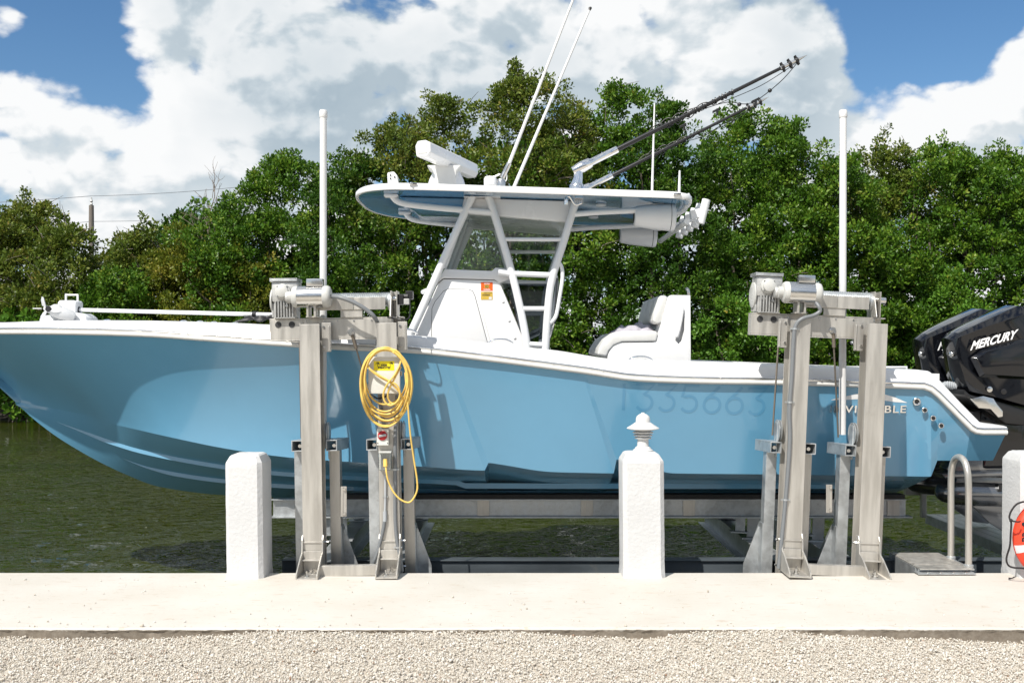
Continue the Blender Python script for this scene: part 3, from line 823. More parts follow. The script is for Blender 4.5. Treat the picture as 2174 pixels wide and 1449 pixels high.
# transom bracket: the side carries on past the sheer break down to a platform
YB = BY - bs(XS1)
def Q(px, py, dy=0): return P(px, py, YB + dy)
top = [(1960, 823), (1976, 829), (1992, 842), (2060, 911), (2070, 917), (2084, 919), (2136, 919)]
bot = [(1975, 1011), (1977, 1010), (1990, 977), (2050, 977), (2070, 977), (2090, 977), (2108, 977)]
rows = []
for a, b in zip(top, bot): rows.append([Q(*a).lerp(P(*b, BY - 1.11), v) for v in np.linspace(0, 1, 6)])
rows[0] = [SIDE[-1][int(round(v * (NV - 1)))] for v in np.linspace(0, 1, 6)]
mb.grid(rows); mb.grid([[mir(p) for p in r] for r in rows])
br = [r[-1] for r in rows]
mb.grid([[a.lerp(mir(a), f) + Vector((0, 0, .0)) for f in (0, .25, .5, .75, 1)] for a in br])
mb.grid([[r.lerp(mir(r), f) for f in (0, .5, 1)] for r in rows[-1]])
# closing transom under the bracket
e = BOT[-1]
mb.add(e + [mir(p) for p in e[::-1]], [tuple(range(2 * len(e)))])
hull = obj('hull', mb, M['blue'], boat, smooth=5.5, weld=True)
# spray strakes
for fr, u0 in ((.36, .05), (.66, .13)):
    mb = MB(); rows = []
    for u in np.linspace(u0, .93, 90):
        xc = XC0 + u * (XC1 - XC0); cz = chineZ(xc) if xc < -.4 else .63; b = bc(xc); kz = keelZ(xc)
        def pt(v, dz=0): return Vector((xc, BY - b * (1 - v), cz + (kz - cz) * v - .012 * math.sin(math.pi * v) + dz))
        k = min(1, (u - u0) / .06)
        rows.append([pt(fr - .03, .01), pt(fr - .03 - .002, -.034 * k), pt(fr + .06 * k + .01, .012)])
    mb.grid(rows); mb.grid([[mir(p) for p in r] for r in rows])
    obj('spray_strake', mb, M['blue'], hull, smooth=25)
def on_hull(x, z, lift=0): return Vector((x, hull_y(x, z) - .0015 - lift, z))

# faded registration number: thin strokes 1 3 3 5 6 6 3
def arc(cx, cy, r, a0, a1, n=14): return [(cx + r * math.cos(R(a)), cy + r * math.sin(R(a))) for a in np.linspace(a0, a1, n)]
DIG = {'1': [[(.5, 0), (.5, 1)]],
       '3': [[(.12, 1), (.82, 1), (.42, .60)] + arc(.45, .30, .30, 85, -150)],
       '5': [[(.82, 1), (.30, 1), (.20, .58)] + arc(.45, .30, .30, 112, -150)],
       '6': [[(.72, 1), (.22, .50)] + arc(.46, .30, .30, 140, 500, 24)]}
def stroke(mb, pts, w, fun):
    n = len(pts); rows = []
    for i in range(n):
        a = Vector(pts[max(i - 1, 0)]); b = Vector(pts[min(i + 1, n - 1)]); d = (b - a).normalized(); nr = Vector((-d.y, d.x)) * w / 2
        p = Vector(pts[i]); rows.append([fun(*(p + nr)), fun(*(p - nr))])
    mb.grid(rows)
def digit_string(parent, s, pxs, pys, wpx, m, name):
    for ch, px, py in zip(s, pxs, pys):
        Y = BY - 1.26
        c0 = P(px, py + 56, Y); sc = 56 * (Y - CAMY) / F; mb = MB()
        for st in DIG[ch]:
            pts = [(c0.x + (x - .46) * sc * 1.02, c0.z + y * sc) for x, y in st]
            stroke(mb, pts, wpx * (Y - CAMY) / F, lambda x, z: on_hull(x, z, 0))
        obj(name, mb, m, parent)
digit_string(hull, '1335663', [1322, 1368, 1415, 1463, 1512, 1560, 1607], [814, 815, 816, 818, 820, 822, 824], 6, M['ghost'], 'hull_numeral')
# chrome maker's lettering and swoosh near the stern
LT = lambda px, py: P(px, py, YB + .02)
a, b = LT(1762, 876), LT(1924, 860)
mb = MB(); text_on(mb, 'INVINCIBLE', a.x, b.x, a.z, b.z, lambda x, z, l: on_hull(x, z, .006 + l), extrude=.006, offset=.012, space=1.12)
obj('chrome_lettering', mb, M['chrome'], hull, smooth=30)
mb = MB()
sw_t = [(1763, 848), (1795, 840), (1830, 833), (1868, 834), (1900, 843), (1926, 854)]; sw_b = [(1764, 848.5), (1795, 848), (1830, 846), (1868, 848), (1900, 853), (1925, 854.5)]
mb.grid([[on_hull(LT(*p).x, LT(*p).z), on_hull(LT(*q).x, LT(*q).z)] for p, q in zip(sw_t, sw_b)])
obj('swoosh_emblem', mb, M['printwhite'], hull)
for px, py, r in ((1946, 852, 8.5), (1963, 870, 6), (1981, 887, 6), (1998, 903, 6)):
    c = P(px, py, YB + .015); rr = r * (YB - CAMY) / F
    mb = MB(); mb.tube([c + Vector((rr * .8 * math.cos(a), 0, rr * .8 * math.sin(a))) for a in np.linspace(0, 6.283, 17)[:-1]], rr * .3, 8, closed=True)
    th = obj('through_hull_fitting', mb, M['chrome'], hull, smooth=60)
    mb = MB(); mb.lathe([(rr * .7, 0), (rr * .7, -.004)], c + Vector((0, -.002, 0)), (0, 1, 0), 16); obj('drain_hole', mb, M['ink'], hull)

# rub rail along the sheer and round the stern
rail_path = [SIDE[i][0] for i in range(0, len(us), 3)] + [rows[1][0] if False else None for _ in ()]
rail_path += [Q(*p) for p in top[1:]]
rail_path = [p + Vector((0, -.012, .006)) for p in rail_path if p is not None]
far_path = [mir(p) for p in rail_path]
mb = MB(); mb.tube(rail_path, .020, 8); mb.tube(far_path, .020, 8)
rub = obj('rub_rail', mb, M['vinyl'], boat, smooth=60)
mb = MB(); mb.tube([p + Vector((0, -.006, .026)) for p in rail_path], .012, 6); mb.tube([mir(p + Vector((0, -.006, .026))) for p in rail_path], .012, 6)
obj('rail_insert', mb, M['steel'], rub, smooth=60)
mb = MB()
for p in rail_path[10::5]: mb.lathe([(.007, 0), (.005, .006)], p + Vector((0, -.016, .030)), (0, -1, .2), 6)
o = obj('rail_screw', mb, M['steel'], rub); o['kind'] = 'stuff'

# white gunwale, coaming, foredeck, cockpit liner
cap_pix = [(0, 684), (150, 679.5), (300, 680), (450, 684), (580, 690), (720, 699), (860, 710), (1100, 735), (1190, 745), (1250, 755), (1300, 762), (1450, 766), (1640, 772), (1880, 782), (1960, 785)]
cp = []
for px, py in cap_pix:
    X = -2.0 if px < 600 else 1.0
    for _ in range(60): X = .5 * X + .5 * ((px - CX) * (BY - CAMY - bs(X) + .07) / F)
    cp.append((X, CAMZ - (py - HY) * (BY - CAMY - bs(X) + .07) / F))
capZ = table([(-4.96, 1.835)] + cp)
SOLE = .85
rows = []
for u in np.linspace(0, 1, 160):
    x = XS0 + u * (XS1 - XS0); b = bs(x); zs = sheerZ(x); zc = capZ(x)
    def pt(inset, z): return Vector((x, BY - max(b - inset, .0), z))
    dk = 1.0 if x < -1.75 else max(0, 1 - (x + 1.75) / .12)
    zin = (zc + .005) * dk + SOLE * (1 - dk)
    rows.append([pt(.0, zs + .008), pt(.012, zs + .03), pt(.035, zs + .5 * (zc - zs) + .012), pt(.055, zc - .022), pt(.075, zc - .004), pt(.10, zc), pt(.30, zc + .004), pt(.325, zc - .01), pt(.33, zin), pt(min(b, .8), zin + .01 * dk), pt(9, zin + .015 * dk)])
mb = MB(); mb.grid(rows); mb.grid([[mir(p) for p in r] for r in rows])
# stern quarter of the cap, dropping to the swim platform
cap_t = [(1960, 785), (1974, 788), (1990, 799), (2040, 853), (2082, 896), (2098, 900), (2137, 905)]
rows2 = [rows[-1][:7]]
for a, b in zip(cap_t[1:], top[1:]):
    pa = P(*a, YB + .05); pb = Q(*b) + Vector((0, 0, .008))
    rows2.append([pb, pb + Vector((0, .012, .02)), pb.lerp(pa, .5) + Vector((0, -.010, 0)), pb.lerp(pa, .85) + Vector((0, -.004, .004)), pa + Vector((0, .02, 0)), pa + Vector((0, .05, .004)), pa + Vector((0, .28, .006))])
mb.grid(rows2); mb.grid([[mir(p) for p in r] for r in rows2])
# platform and transom wall
pw = P(2096, 902, YB + .05)
mb.box((pw.x - .05, YB + .08, pw.z - .06), (P(2137, 905, YB).x, 2 * BY - YB - .08, pw.z - .008))
tw = P(1975, 790, YB + .33)
mb.box((tw.x - .10, YB + .30, SOLE), (tw.x + .06, 2 * BY - YB - .30, tw.z - .01))
deck = obj('gunwale', mb, M['white'], boat, smooth=50)
# grab rail near the stern, deck lines and cleats
mb = MB(); a = P(1700, 779, YB + .5); b = P(1924, 779, YB + .5)
mb.tube([a - Vector((0, 0, .05)), a, b, b - Vector((0, 0, .05))], .012, 8); obj('stern_rail', mb, M['powder'], deck, smooth=50)
for px, py, Yc in ((1062, 727, 5.98), (860, 706, 6.0), (1360, 764, 6.0)):
    c = P(px, py, Yc); mb = MB(); mb.tube(smooth_path([c + Vector((-.10, 0, -.004)), c + Vector((-.04, 0, .022)), c + Vector((.04, 0, .022)), c + Vector((.10, 0, -.004))], 4), [.006] * 2 + [.010] * 9 + [.006] * 2, 8)
    obj('cleat', mb, M['chrome'], deck, smooth=60)

# ---------------------------------------------------------------- console
NYC, FYC = 6.58, 7.62
mb = MB()
side = [(868, 735), (884, 700), (929, 602), (941, 591), (1050, 594), (1062, 600), (1122, 742), (1145, 850), (850, 850)]
side = [(P(a, b, NYC).x, P(a, b, NYC).z) for a, b in side]
mb.prism(side, NYC, FYC)
console = obj('console', mb, M['white'], boat, bevel=.025, smooth=35)
mb = MB()
dash = [(925, 603), (944, 571), (1044, 575), (1052, 568), (1088, 570), (1090, 590), (1060, 601), (1050, 593.5), (941, 590.5)]
mb.prism([(P(a, b, NYC).x, P(a, b, NYC).z) for a, b in dash], NYC - .012, FYC + .012)
obj('dashboard', mb, M['white'], console, bevel=.008, smooth=35)
door = [(916, 740), (917.5, 655), (924, 640), (942, 618), (952, 613.5), (995, 614.5), (1003, 618), (1008, 628), (1038, 740)]
dz = [P(a, b, NYC) for a, b in door]; cx = sum(p.x for p in dz) / len(dz); cz = sum(p.z for p in dz) / len(dz)
mb = MB(); mb.prism([(cx + (p.x - cx) * 1.022, cz + (p.z - cz) * 1.022) for p in dz], NYC - .002, NYC + .02); obj('door_seam', mb, M['seam'], console)
mb = MB(); mb.prism([(p.x, p.z) for p in dz], NYC - .006, NYC + .02); obj('door', mb, M['white'], console, bevel=.003, smooth=35)
mb = MB(); mb.tube([P(1013, 620, NYC - .001), P(1045, 740, NYC - .001)], .0025, 4); obj('moulding_line', mb, M['vinyl'], console)
def flat(px0, py0, px1, py1, Y, th=.0015):
    a = P(px0, py1, Y); b = P(px1, py0, Y); m_ = MB(); m_.box((a.x, Y - th, a.z), (b.x, Y, b.z)); return m_
st = obj('registration_decal', flat(1021, 599, 1046, 617, NYC - .001), M['orange'], console)
def text_px(body, px0, py0, px1, py1, Y, **kw):
    a = P(px0, py1, Y); b = P(px1, py0, Y); m_ = MB()
    text_on(m_, body, a.x, b.x, a.z, b.z, lambda x, z, l: Vector((x, Y - l, z)), **kw); return m_
YL = NYC - .0042
obj('decal_square', flat(1029, 604.5, 1038, 611.5, NYC - .0022), M['ochre'], console)
obj('decal_number', text_px('03', 1030, 605, 1037, 611, YL, offset=.02), M['ink'], console)
obj('decal_lettering', text_px('EXPIRES', 1028, 600.6, 1040, 603.4, YL, offset=.02), M['printwhite'], console)
obj('decal_lettering', text_px('FLORIDA', 1027, 613, 1041, 616, YL, offset=.02), M['printwhite'], console)
obj('registration_decal', flat(1021, 619, 1046, 636, NYC - .001), M['ochre'], console)
obj('decal_lettering', text_px('REGISTRATION', 1028, 620.5, 1044, 622.6, YL), M['ink'], console)
obj('decal_number', text_px('1335663', 1024, 624, 1040, 627.5, YL, offset=.02), M['ink'], console)
obj('decal_square', flat(1038, 630, 1044, 635, NYC - .0022), M['vinyl'], console)
for py, px in ((640, 1068), (680, 1081), (717, 1093)):
    mb = MB(); mb.lathe([(.012, 0), (.010, .006), (.004, .009)], P(px, py, NYC - .001), (0, -1, 0), 10); obj('screw_cap', mb, M['white'], console, smooth=50)
# clear enclosure: near, far, front
def pane(name, pix, Y, m, th=.004):
    m_ = MB(); m_.prism([(P(a, b, Y).x, P(a, b, Y).z) for a, b in pix], Y, Y + th); return obj(name, m_, m, boat)
pane('enclosure_pane', [(941, 570), (986, 448), (1044, 424), (1084, 572)], NYC + .02, M['glass'])
pane('enclosure_pane', [(1046, 424), (1217, 448), (1172, 574), (1088, 572)], NYC + .02, M['glass'])
pane('enclosure_pane', [(1066, 602), (1170, 602), (1160, 716), (1126, 728)], NYC + .02, M['tintglass'])
FA, FB = P(941, 570, NYC + .02), P(990, 436, NYC + .02)
mb = MB(); fy = FYC - .02
mb.add([FA, FB, Vector((FB.x, fy, FB.z)), Vector((FA.x, fy, FA.z))], [(0, 1, 2, 3)]); mb.add([v + Vector((.004, 0, 0)) for v in (FA, FB, Vector((FB.x, fy, FB.z)), Vector((FA.x, fy, FA.z)))], [(3, 2, 1, 0)])
obj('windscreen', mb, M['glass'], boat)
A2, B2 = P(941, 570, NYC + .02), P(986, 448, NYC + .02)
mb = MB()
for y in (FYC - .02,): 
    mb.prism([(P(a, b, NYC + .02).x, P(a, b, NYC + .02).z) for a, b in [(941, 570), (986, 448), (1217, 448), (1172, 574)]], y, y + .004)
obj('enclosure_pane', mb, M['glass'], boat)
mb = MB()
for y in (NYC + .03, FYC - .03, .5 * (NYC + FYC)):
    mb.tube([Vector((FA.x + .01, y, FA.z)), Vector((FB.x + .01, y, FB.z))], .020 if y != .5 * (NYC + FYC) else .012, 8)
obj('windscreen_frame', mb, M['powder'], boat, smooth=50)
# wheel and helm
mb = MB(); wc = P(1172, 690, 7.0); ring = []
for a in np.linspace(0, 6.283, 25)[:-1]: ring.append(wc + Vector((.10 * math.cos(a) * .5, .19 * math.sin(a), .17 * math.cos(a))))
mb.tube(ring, .014, 8, closed=True)
for a in (0, 2.1, 4.2): mb.tube([wc + Vector((-.03, 0, -.02)), wc + Vector((.10 * math.cos(a) * .5, .19 * math.sin(a), .17 * math.cos(a)))], .009, 6)
mb.tube([wc + Vector((-.03, 0, -.02)), wc + Vector((-.20, 0, -.10))], .03, 8)
obj('steering_wheel', mb, M['chrome'], boat, smooth=50)

# ---------------------------------------------------------------- hardtop
TYC = 7.05
half = [(-1.33, 0), (-1.325, .28), (-1.28, .55), (-1.17, .78), (-1.03, .90), (-.87, .955), (-.66, .972), (0, .975), (.8, .975), (1.22, .97), (1.34, .945), (1.41, .88), (1.445, .77), (1.47, .5), (1.48, 0)]
out = smooth_path([Vector((x, -y, 0)) for x, y in half] + [Vector((x, y, 0)) for x, y in half[-2:0:-1]], 4, closed=True)
def tz(x): return 2.857 - .033 * (x + .95)
n = len(out)
def ring(scale, dz, inset=0):
    r_ = []
    for p in out:
        x = .05 + (p.x - .05) * scale; y = p.y * scale
        if inset:
            l = math.hypot(p.x - .05, p.y); x = .05 + (p.x - .05) * (1 - inset / l); y = p.y * (1 - inset / l)
        r_.append(Vector((x, TYC + y, tz(x) + dz)))
    return r_
def rings(mb, rs, cap_last=None):
    o = len(mb.v); fs = []
    for i in range(len(rs) - 1):
        for j in range(n): fs.append((i * n + j, i * n + (j + 1) % n, (i + 1) * n + (j + 1) % n, (i + 1) * n + j))
    if cap_last: fs.append(tuple((len(rs) - 1) * n + j for j in range(n)))
    mb.add([p for r_ in rs for p in r_], fs)
mb = MB()
rings(mb, [ring(1, .004, .028), ring(1, -.002, .018), ring(1, .0, .004), ring(1, .010, 0), ring(1, .036, .002), ring(1, .050, .016), ring(1, .056, .045), ring(.80, .072), ring(.5, .085), ring(.15, .09)], True)
hardtop = obj('hardtop', mb, M['white'], boat, smooth=45)
mb = MB(); rings(mb, [ring(1, .004, .028), ring(1, .012, .05), ring(.8, .022), ring(.4, .026), ring(.1, .026)], True)
obj('underside_panel', mb, M['under'], hardtop, smooth=45)
# raised blue moulding and white electronics box below the roof
mb = MB()
a = P(890, 437, 7.1); 
mb.prism([(-.95, tz(-.9) + .02), (-.82, tz(-.9) - .075), (-.30, tz(-.5) - .085), (-.22, tz(-.4) + .02)], 6.62, 7.45)
obj('headliner_moulding', mb, M['under'], hardtop, bevel=.02, smooth=40)
mb = MB(); xa, xb = P(985, 430, 6.6).x, P(1222, 430, 6.6).x
mb.prism([(xa, tz(xa) + .02), (xa - .02, tz(xa) - .11), (xb - .03, tz(xb) - .16), (xb + .02, tz(xb) + .02)], 6.55, 7.60)
obj('electronics_box', mb, M['white'], hardtop, bevel=.02, smooth=40)
for x, y in ((-.30, 7.72), (-.55, 7.72), (.75, 7.5), (.75, 6.7)):
    mb = MB(); mb.lathe([(.045, 0), (.045, -.012), (.03, -.016)], (x, y, tz(x) + .02), (0, 0, 1), 14); obj('downlight', mb, M['powder'], hardtop, smooth=40)
# pipework
YN = 6.51
def pipe(name, pix, r=.030, Y=YN, both=True, sub=6, m='powder'):
    pts = [P(a, b, (c[0] if c else Y)) for a, b, *c in pix]
    pts = smooth_path(pts, sub) if len(pts) > 2 else pts
    m_ = MB(); m_.tube(pts, r, 12); o1 = obj(name, m_, M[m], boat, smooth=50)
    if both:
        m_ = MB(); m_.tube([Vector((p.x, 2 * TYC - p.y, p.z)) for p in pts], r, 12); obj(name, m_, M[m], boat, smooth=50)
    return o1
pipe('hardtop_leg', [(858, 735), (888, 672), (935, 566), (985, 455), (1004, 414)], .032)
pipe('hardtop_leg', [(1036, 414), (1052, 462), (1088, 585), (1112, 690), (1122, 760)], .032)
pipe('hardtop_leg', [(1226, 420), (1214, 455), (1196, 515), (1172, 592), (1163, 660), (1157, 760)], .032)
pipe('ladder_rung', [(1063, 508), (1199, 508.5)], .017)
pipe('ladder_rung', [(1086, 580.5), (1178, 584)], .024)
pipe('ladder_rung', [(1105, 655), (1163, 655)], .020)
pipe('ladder_rung', [(1117, 730), (1158, 732)], .022)
pipe('console_brace', [(1058, 577), (1088, 582)], .026)
pipe('console_brace', [(897, 620), (915, 612, 6.6)], .018)
pipe('roof_brace', [(828, 404), (833, 416), (850, 430), (900, 438), (985, 446), (1046, 451)], .026)
pipe('roof_brace', [(1214, 455), (1280, 450), (1352, 447)], .024)
pipe('roof_brace', [(1350, 447), (1400, 445), (1440, 452), (1458, 436), (1461, 420), (1458, 412)], .022)
pipe('grab_handle', [(1184, 555), (1192, 566), (1194, 590), (1188, 630), (1181, 668), (1172, 682), (1162, 688)], .016)
for (pxa, pxb) in ((985, 1062), (816, 846)):
    a = P(pxa, 416, YN); b = P(pxb, 412, YN)
    for s_ in (0, 1):
        mb = MB(); y0 = YN if not s_ else 2 * TYC - YN
        mb.prism([(a.x, a.z - .012), (b.x, a.z - .012), (b.x, tz(b.x) + .02), (a.x, tz(a.x) + .02)], y0 - .045, y0 + .045)
        obj('pipe_flange', mb, M['powder'], boat, bevel=.01, smooth=40)
# coiled helm lead inside the grab handle
mb = MB(); pts = []
for i in range(150):
    f = i / 149; c = P(1183 - 6 * f, 590 + 96 * f, YN + .02); pts.append(c + Vector((.008 * math.cos(i * .9), .008 * math.sin(i * .9), 0)))
mb.tube(pts, .004, 5); obj('coiled_lead', mb, M['blackplastic'], boat, smooth=60)

# ---------------------------------------------------------------- roof gear
mb = MB(); c = P(948, 389, TYC); zt = tz(c.x) + .06; Zb = P(897, 316, 6.47).z
mb.lathe([(.185, 0), (.178, .09), (.152, .18), (.118, .25), (.10, .28)], (c.x, TYC, zt), (0, 0, 1), 28)
radar = obj('radar', mb, M['white'], boat, smooth=50)
mb = MB(); mb.prism([(c.x - .095, zt), (c.x - .090, Zb - .15), (c.x - .115, Zb - .10), (c.x - .165, Zb - .06), (c.x + .14, Zb - .06), (c.x + .100, Zb - .11), (c.x + .090, Zb - .16), (c.x + .095, zt)], TYC - .19, TYC + .10)
obj('radar_neck', mb, M['vinyl'], radar, bevel=.03, smooth=40)
p0 = Vector((P(897, 316, 6.47).x, 6.47, Zb)); p1 = Vector((P(1001, 362, 7.51).x, 7.51, Zb)); d = (p1 - p0).normalized(); sd = Vector((d.y, -d.x, 0)); mb = MB()
prof = [(-.062, -.055), (-.072, .03), (-.05, .07), (.02, .075), (.066, .05), (.072, -.03), (.045, -.068), (-.03, -.07)]
rows = []
for t_, k in ((0, .86), (.015, 1), (.5, 1.0), (.985, 1), (1, .86)):
    o_ = p0.lerp(p1, t_); rows.append([o_ + sd * (a * k) + Vector((0, 0, b * k)) for a, b in prof])
mm = len(prof); fs = [(i * mm + j, i * mm + (j + 1) % mm, (i + 1) * mm + (j + 1) % mm, (i + 1) * mm + j) for i in range(4) for j in range(mm)]
fs += [tuple(range(mm)), tuple(4 * mm + j for j in range(mm - 1, -1, -1))]
mb.add([p for r_ in rows for p in r_], fs)
arr = obj('radar_array', mb, M['white'], radar, smooth=40, bevel=.006)
mb = MB(); e0 = p0 - d * .001
mb.obox(e0, sd * .040, d * .005, Vector((0, 0, .036))); obj('array_end_cap', mb, M['vinyl'], radar, bevel=.004)
def stick(name, a, b, r0, r1, m, extra=None):
    m_ = MB(); m_.tube([a, a.lerp(b, .5), b], [r0, (r0 + r1) / 2, r1], 8); return obj(name, m_, M[m], boat, smooth=60)
aY = 6.35
ant = stick('antenna', P(1079, 352, aY), P(1240, -60, aY), .0145, .010, 'white')
mb = MB(); mb.tube([P(1066, 378, aY), P(1081, 347, aY)], .021, 10); mb.lathe([(.035, -.06), (.035, -.01), (.028, .0)], P(1064, 380, aY), (0, 0, 1), 12); mb.tube([P(1043, 378, aY), P(1062, 370, aY)], .008, 6); obj('antenna_mount', mb, M['steel'], ant, smooth=50)
mb = MB(); mb.tube(smooth_path([P(1066, 386, aY), P(1074, 384, aY), P(1076, 374, aY), P(1073, 362, aY)], 4), .005, 6); obj('antenna_lead', mb, M['white'], ant, smooth=50)
aY = 7.5
ant = stick('antenna', P(1090, 400, aY), P(1251, 22, aY), .0165, .010, 'white')
mb = MB(); mb.tube([P(1251, 22, aY), P(1254, 17, aY)], .012, 8); mb.lathe([(.012, 0), (.016, .01), (.012, .02)], P(1253, 20, aY), (0, 0, 1), 8); obj('antenna_tip', mb, M['blackplastic'], ant)
ant = stick('antenna', P(1384.5, 405, 6.8), P(1389.5, 220, 6.8), .011, .006, 'white')
ant = stick('antenna', P(1442, 410, 6.9), P(1443, 362, 6.9), .013, .008, 'white')
mb = MB(); mb.lathe([(.055, 0), (.055, .05), (.045, .07), (.02, .075)], P(1041, 393, 6.7), (0, 0, 1), 18); obj('gps_puck', mb, M['white'], hardtop, smooth=40)
mb = MB(); q = P(833, 389, 6.6)
mb.prism([(q.x - .035, q.z - .06), (q.x - .04, q.z + .085), (q.x + .015, q.z + .095), (q.x + .045, q.z + .06), (q.x + .055, q.z - .06)], 6.57, 6.69)
ho = obj('navigation_light', mb, M['white'], hardtop, bevel=.012, smooth=40)
mb = MB()
for a, b in ((829, 372), (838, 376), (829, 379)): mb.lathe([(.007, 0), (.007, .004)], P(a, b, 6.567), (0, -1, 0), 8)
obj('lens_hole', mb, M['ink'], hardtop)
for px, py in ((877, 390), (1438, 412)):
    mb = MB(); c = P(px, py, TYC - .976); mb.box((c.x - .03, c.y - .006, c.z - .008), (c.x + .03, c.y + .03, c.z + .008)); mb.lathe([(.012, 0), (.008, .012)], c + Vector((-.012, -.004, 0)), (0, -1, 0), 8)
    obj('side_light', mb, M['chrome'], hardtop, bevel=.003)
# outriggers
def outrigger(Y, base, tip, full):
    A = P(*base, Y); B = P(*tip, Y); d_ = (B - A).normalized(); L_ = (B - A).length
    m_ = MB(); m_.tube([A.lerp(B, .18), A.lerp(B, .5), A.lerp(B, .9)], [.021, .017, .013], 10)
    o_ = obj('outrigger', m_, M['carbon'], boat, smooth=50)
    m_ = MB(); m_.tube([A, A.lerp(B, .04), A.lerp(B, .075), A.lerp(B, .08), A.lerp(B, .19)], [.034, .046, .040, .030, .028], 12)
    b0 = Vector((A.x + .03, Y, tz(A.x) + .05))
    m_.tube([b0, b0 + Vector((0, 0, .05)), A + d_ * .05 + Vector((0, 0, -.07)), A + d_ * .05], [.052, .048, .036, .034], 12)
    m_.lathe([(.062, 0), (.058, .045), (.046, .06)], b0 - Vector((0, 0, .0)), (0, 0, 1), 14)
    obj('outrigger_mount', m_, M['chrome'], o_, smooth=45)
    m_ = MB(); m_.tube([A.lerp(B, .885), A.lerp(B, .96), B], [.017, .013, .001], 10); obj('outrigger_tip', m_, M['steel'], o_, smooth=50)
    for f in (.895, .925, .955):
        m_ = MB(); c_ = A.lerp(B, f); pr = Vector((-d_.z, 0, d_.x))
        m_.obox(c_, d_ * .007, Vector((0, .018, 0)), pr * .040); m_.lathe([(.024, -.012), (.024, .012)], c_, d_, 10)
        obj('line_ring', m_, M['blackplastic'], o_, bevel=.004)
    # trailing lines, wraps and clips
    dn = Vector((0, -.01, -1))
    m_ = MB()
    pts = [A.lerp(B, .96) + dn * .02, A.lerp(B, .88) + dn * .11 * full, A.lerp(B, .76) + dn * .16 * full, A.lerp(B, .66) + dn * .06, A.lerp(B, .56) + dn * .02]
    m_.tube(smooth_path(pts, 6), .0035, 5)
    pts = [A.lerp(B, .95) + dn * .02, A.lerp(B, .80) + dn * .06, A.lerp(B, .62) + dn * .035]; m_.tube(smooth_path(pts, 6), .003, 5)
    for f, k in ((.52, .03), (.47, .045), (.42, .05), (.57, .03), (.38, .04)):
        pts = [A.lerp(B, f - .07), A.lerp(B, f - .03) + Vector((0, 0, k)), A.lerp(B, f) + Vector((0, -.015, k * .6)), A.lerp(B, f + .03) - Vector((0, 0, k * .8)), A.lerp(B, f + .06)]
        m_.tube(smooth_path(pts, 5), .004, 5)
    for i in range(11 if full > .5 else 5):
        f = .40 + .30 * ((i * .381) % 1.0); c_ = A.lerp(B, f); pr = Vector((-d_.z, 0, d_.x)); m_.tube([c_ + .023 * (math.cos(a) * pr + math.sin(a) * Vector((0, 1, 0))) + d_ * .004 * a for a in np.linspace(0, 6.28, 9)], .005, 4)
    obj('rigging_line', m_, M['blackplastic'], o_, smooth=60)
    if full > .5:
        for f, k in ((.84, .135), (.71, .125)):
            m_ = MB(); m_.lathe([(.003, -.018), (.014, -.010), (.017, 0), (.014, .010), (.003, .018)], A.lerp(B, f) + dn * k, d_, 10); obj('line_bead', m_, M['blackplastic'], o_, smooth=60)
        for f, k in ((.775, .155), (.61, .08), (.47, .07)):
            m_ = MB(); c_ = A.lerp(B, f) + dn * k; m_.obox(c_, d_ * .03, Vector((0, .008, 0)), Vector((0, 0, .010))); m_.obox(c_ + Vector((.01, 0, -.018)), Vector((.008, 0, 0)), Vector((0, .008, 0)), Vector((0, 0, .02))); obj('release_clip', m_, M['blackplastic'], o_, bevel=.003)
outrigger(6.22, (1216, 364), (1714, 117), 1.0)
outrigger(7.85, (1222, 412), (1632, 206), .25)
# outrigger crank under the near roof edge
mb = MB(); c = P(1229, 424, 6.2); mb.obox(c, Vector((.032, 0, 0)), Vector((0, .03, 0)), Vector((0, 0, .035))); mb.lathe([(.05, 0), (.05, .014)], c + Vector((0, 0, .035)), (0, 0, 1), 14)
mb.tube(smooth_path([c + Vector((.02, -.03, -.03)), c + Vector((-.03, -.03, -.045)), c + Vector((-.075, -.03, .02)), c + Vector((-.10, -.03, .012))], 4), .010, 8); mb.tube([c + Vector((-.10, -.03, .015)), c + Vector((-.105, -.03, -.045))], [.016, .02], 8)
obj('outrigger_crank', mb, M['chrome'], hardtop, bevel=.004, smooth=40)
# tower speakers
for Yc, pxa, pxb, py in ((6.55, 1346, 1430, 459), (7.75, 1316, 1391, 497)):
    a = P(pxa, py, Yc); b = P(pxb, py + 2, Yc); L_ = b.x - a.x
    mb = MB(); mb.lathe([(.070, 0), (.082, .01), (.098, L_ * .3), (.112, L_ * .82), (.114, L_ * .90)], a, (1, 0, -.03), 28)
    sp = obj('speaker', mb, M['powder'], boat, smooth=35)
    mb = MB(); mb.lathe([(.114, 0), (.116, .012), (.110, .034), (.09, .04)], a + Vector((L_ * .915, 0, -.03 * L_)), (1, 0, -.03), 28); obj('speaker_grille_ring', mb, M['powder'], sp, smooth=35)
    mb = MB(); mb.lathe([(.111, 0), (.111, .006)], a + Vector((L_ * .905, 0, -.03 * L_ * .9)), (1, 0, -.03), 28); obj('speaker_seam', mb, M['ink'], sp)
    mb = MB(); mb.lathe([(.055, 0), (.03, -.004)], a - Vector((.002, 0, 0)), (1, 0, -.03), 18); obj('speaker_port', mb, M['blackplastic'], sp)
    mb = MB(); mb.box((a.x + L_ * .45, Yc - .03, a.z + .06), (a.x + L_ * .75, Yc + .03, tz(a.x) + .012)); obj('speaker_bracket', mb, M['cast'], sp, bevel=.004)
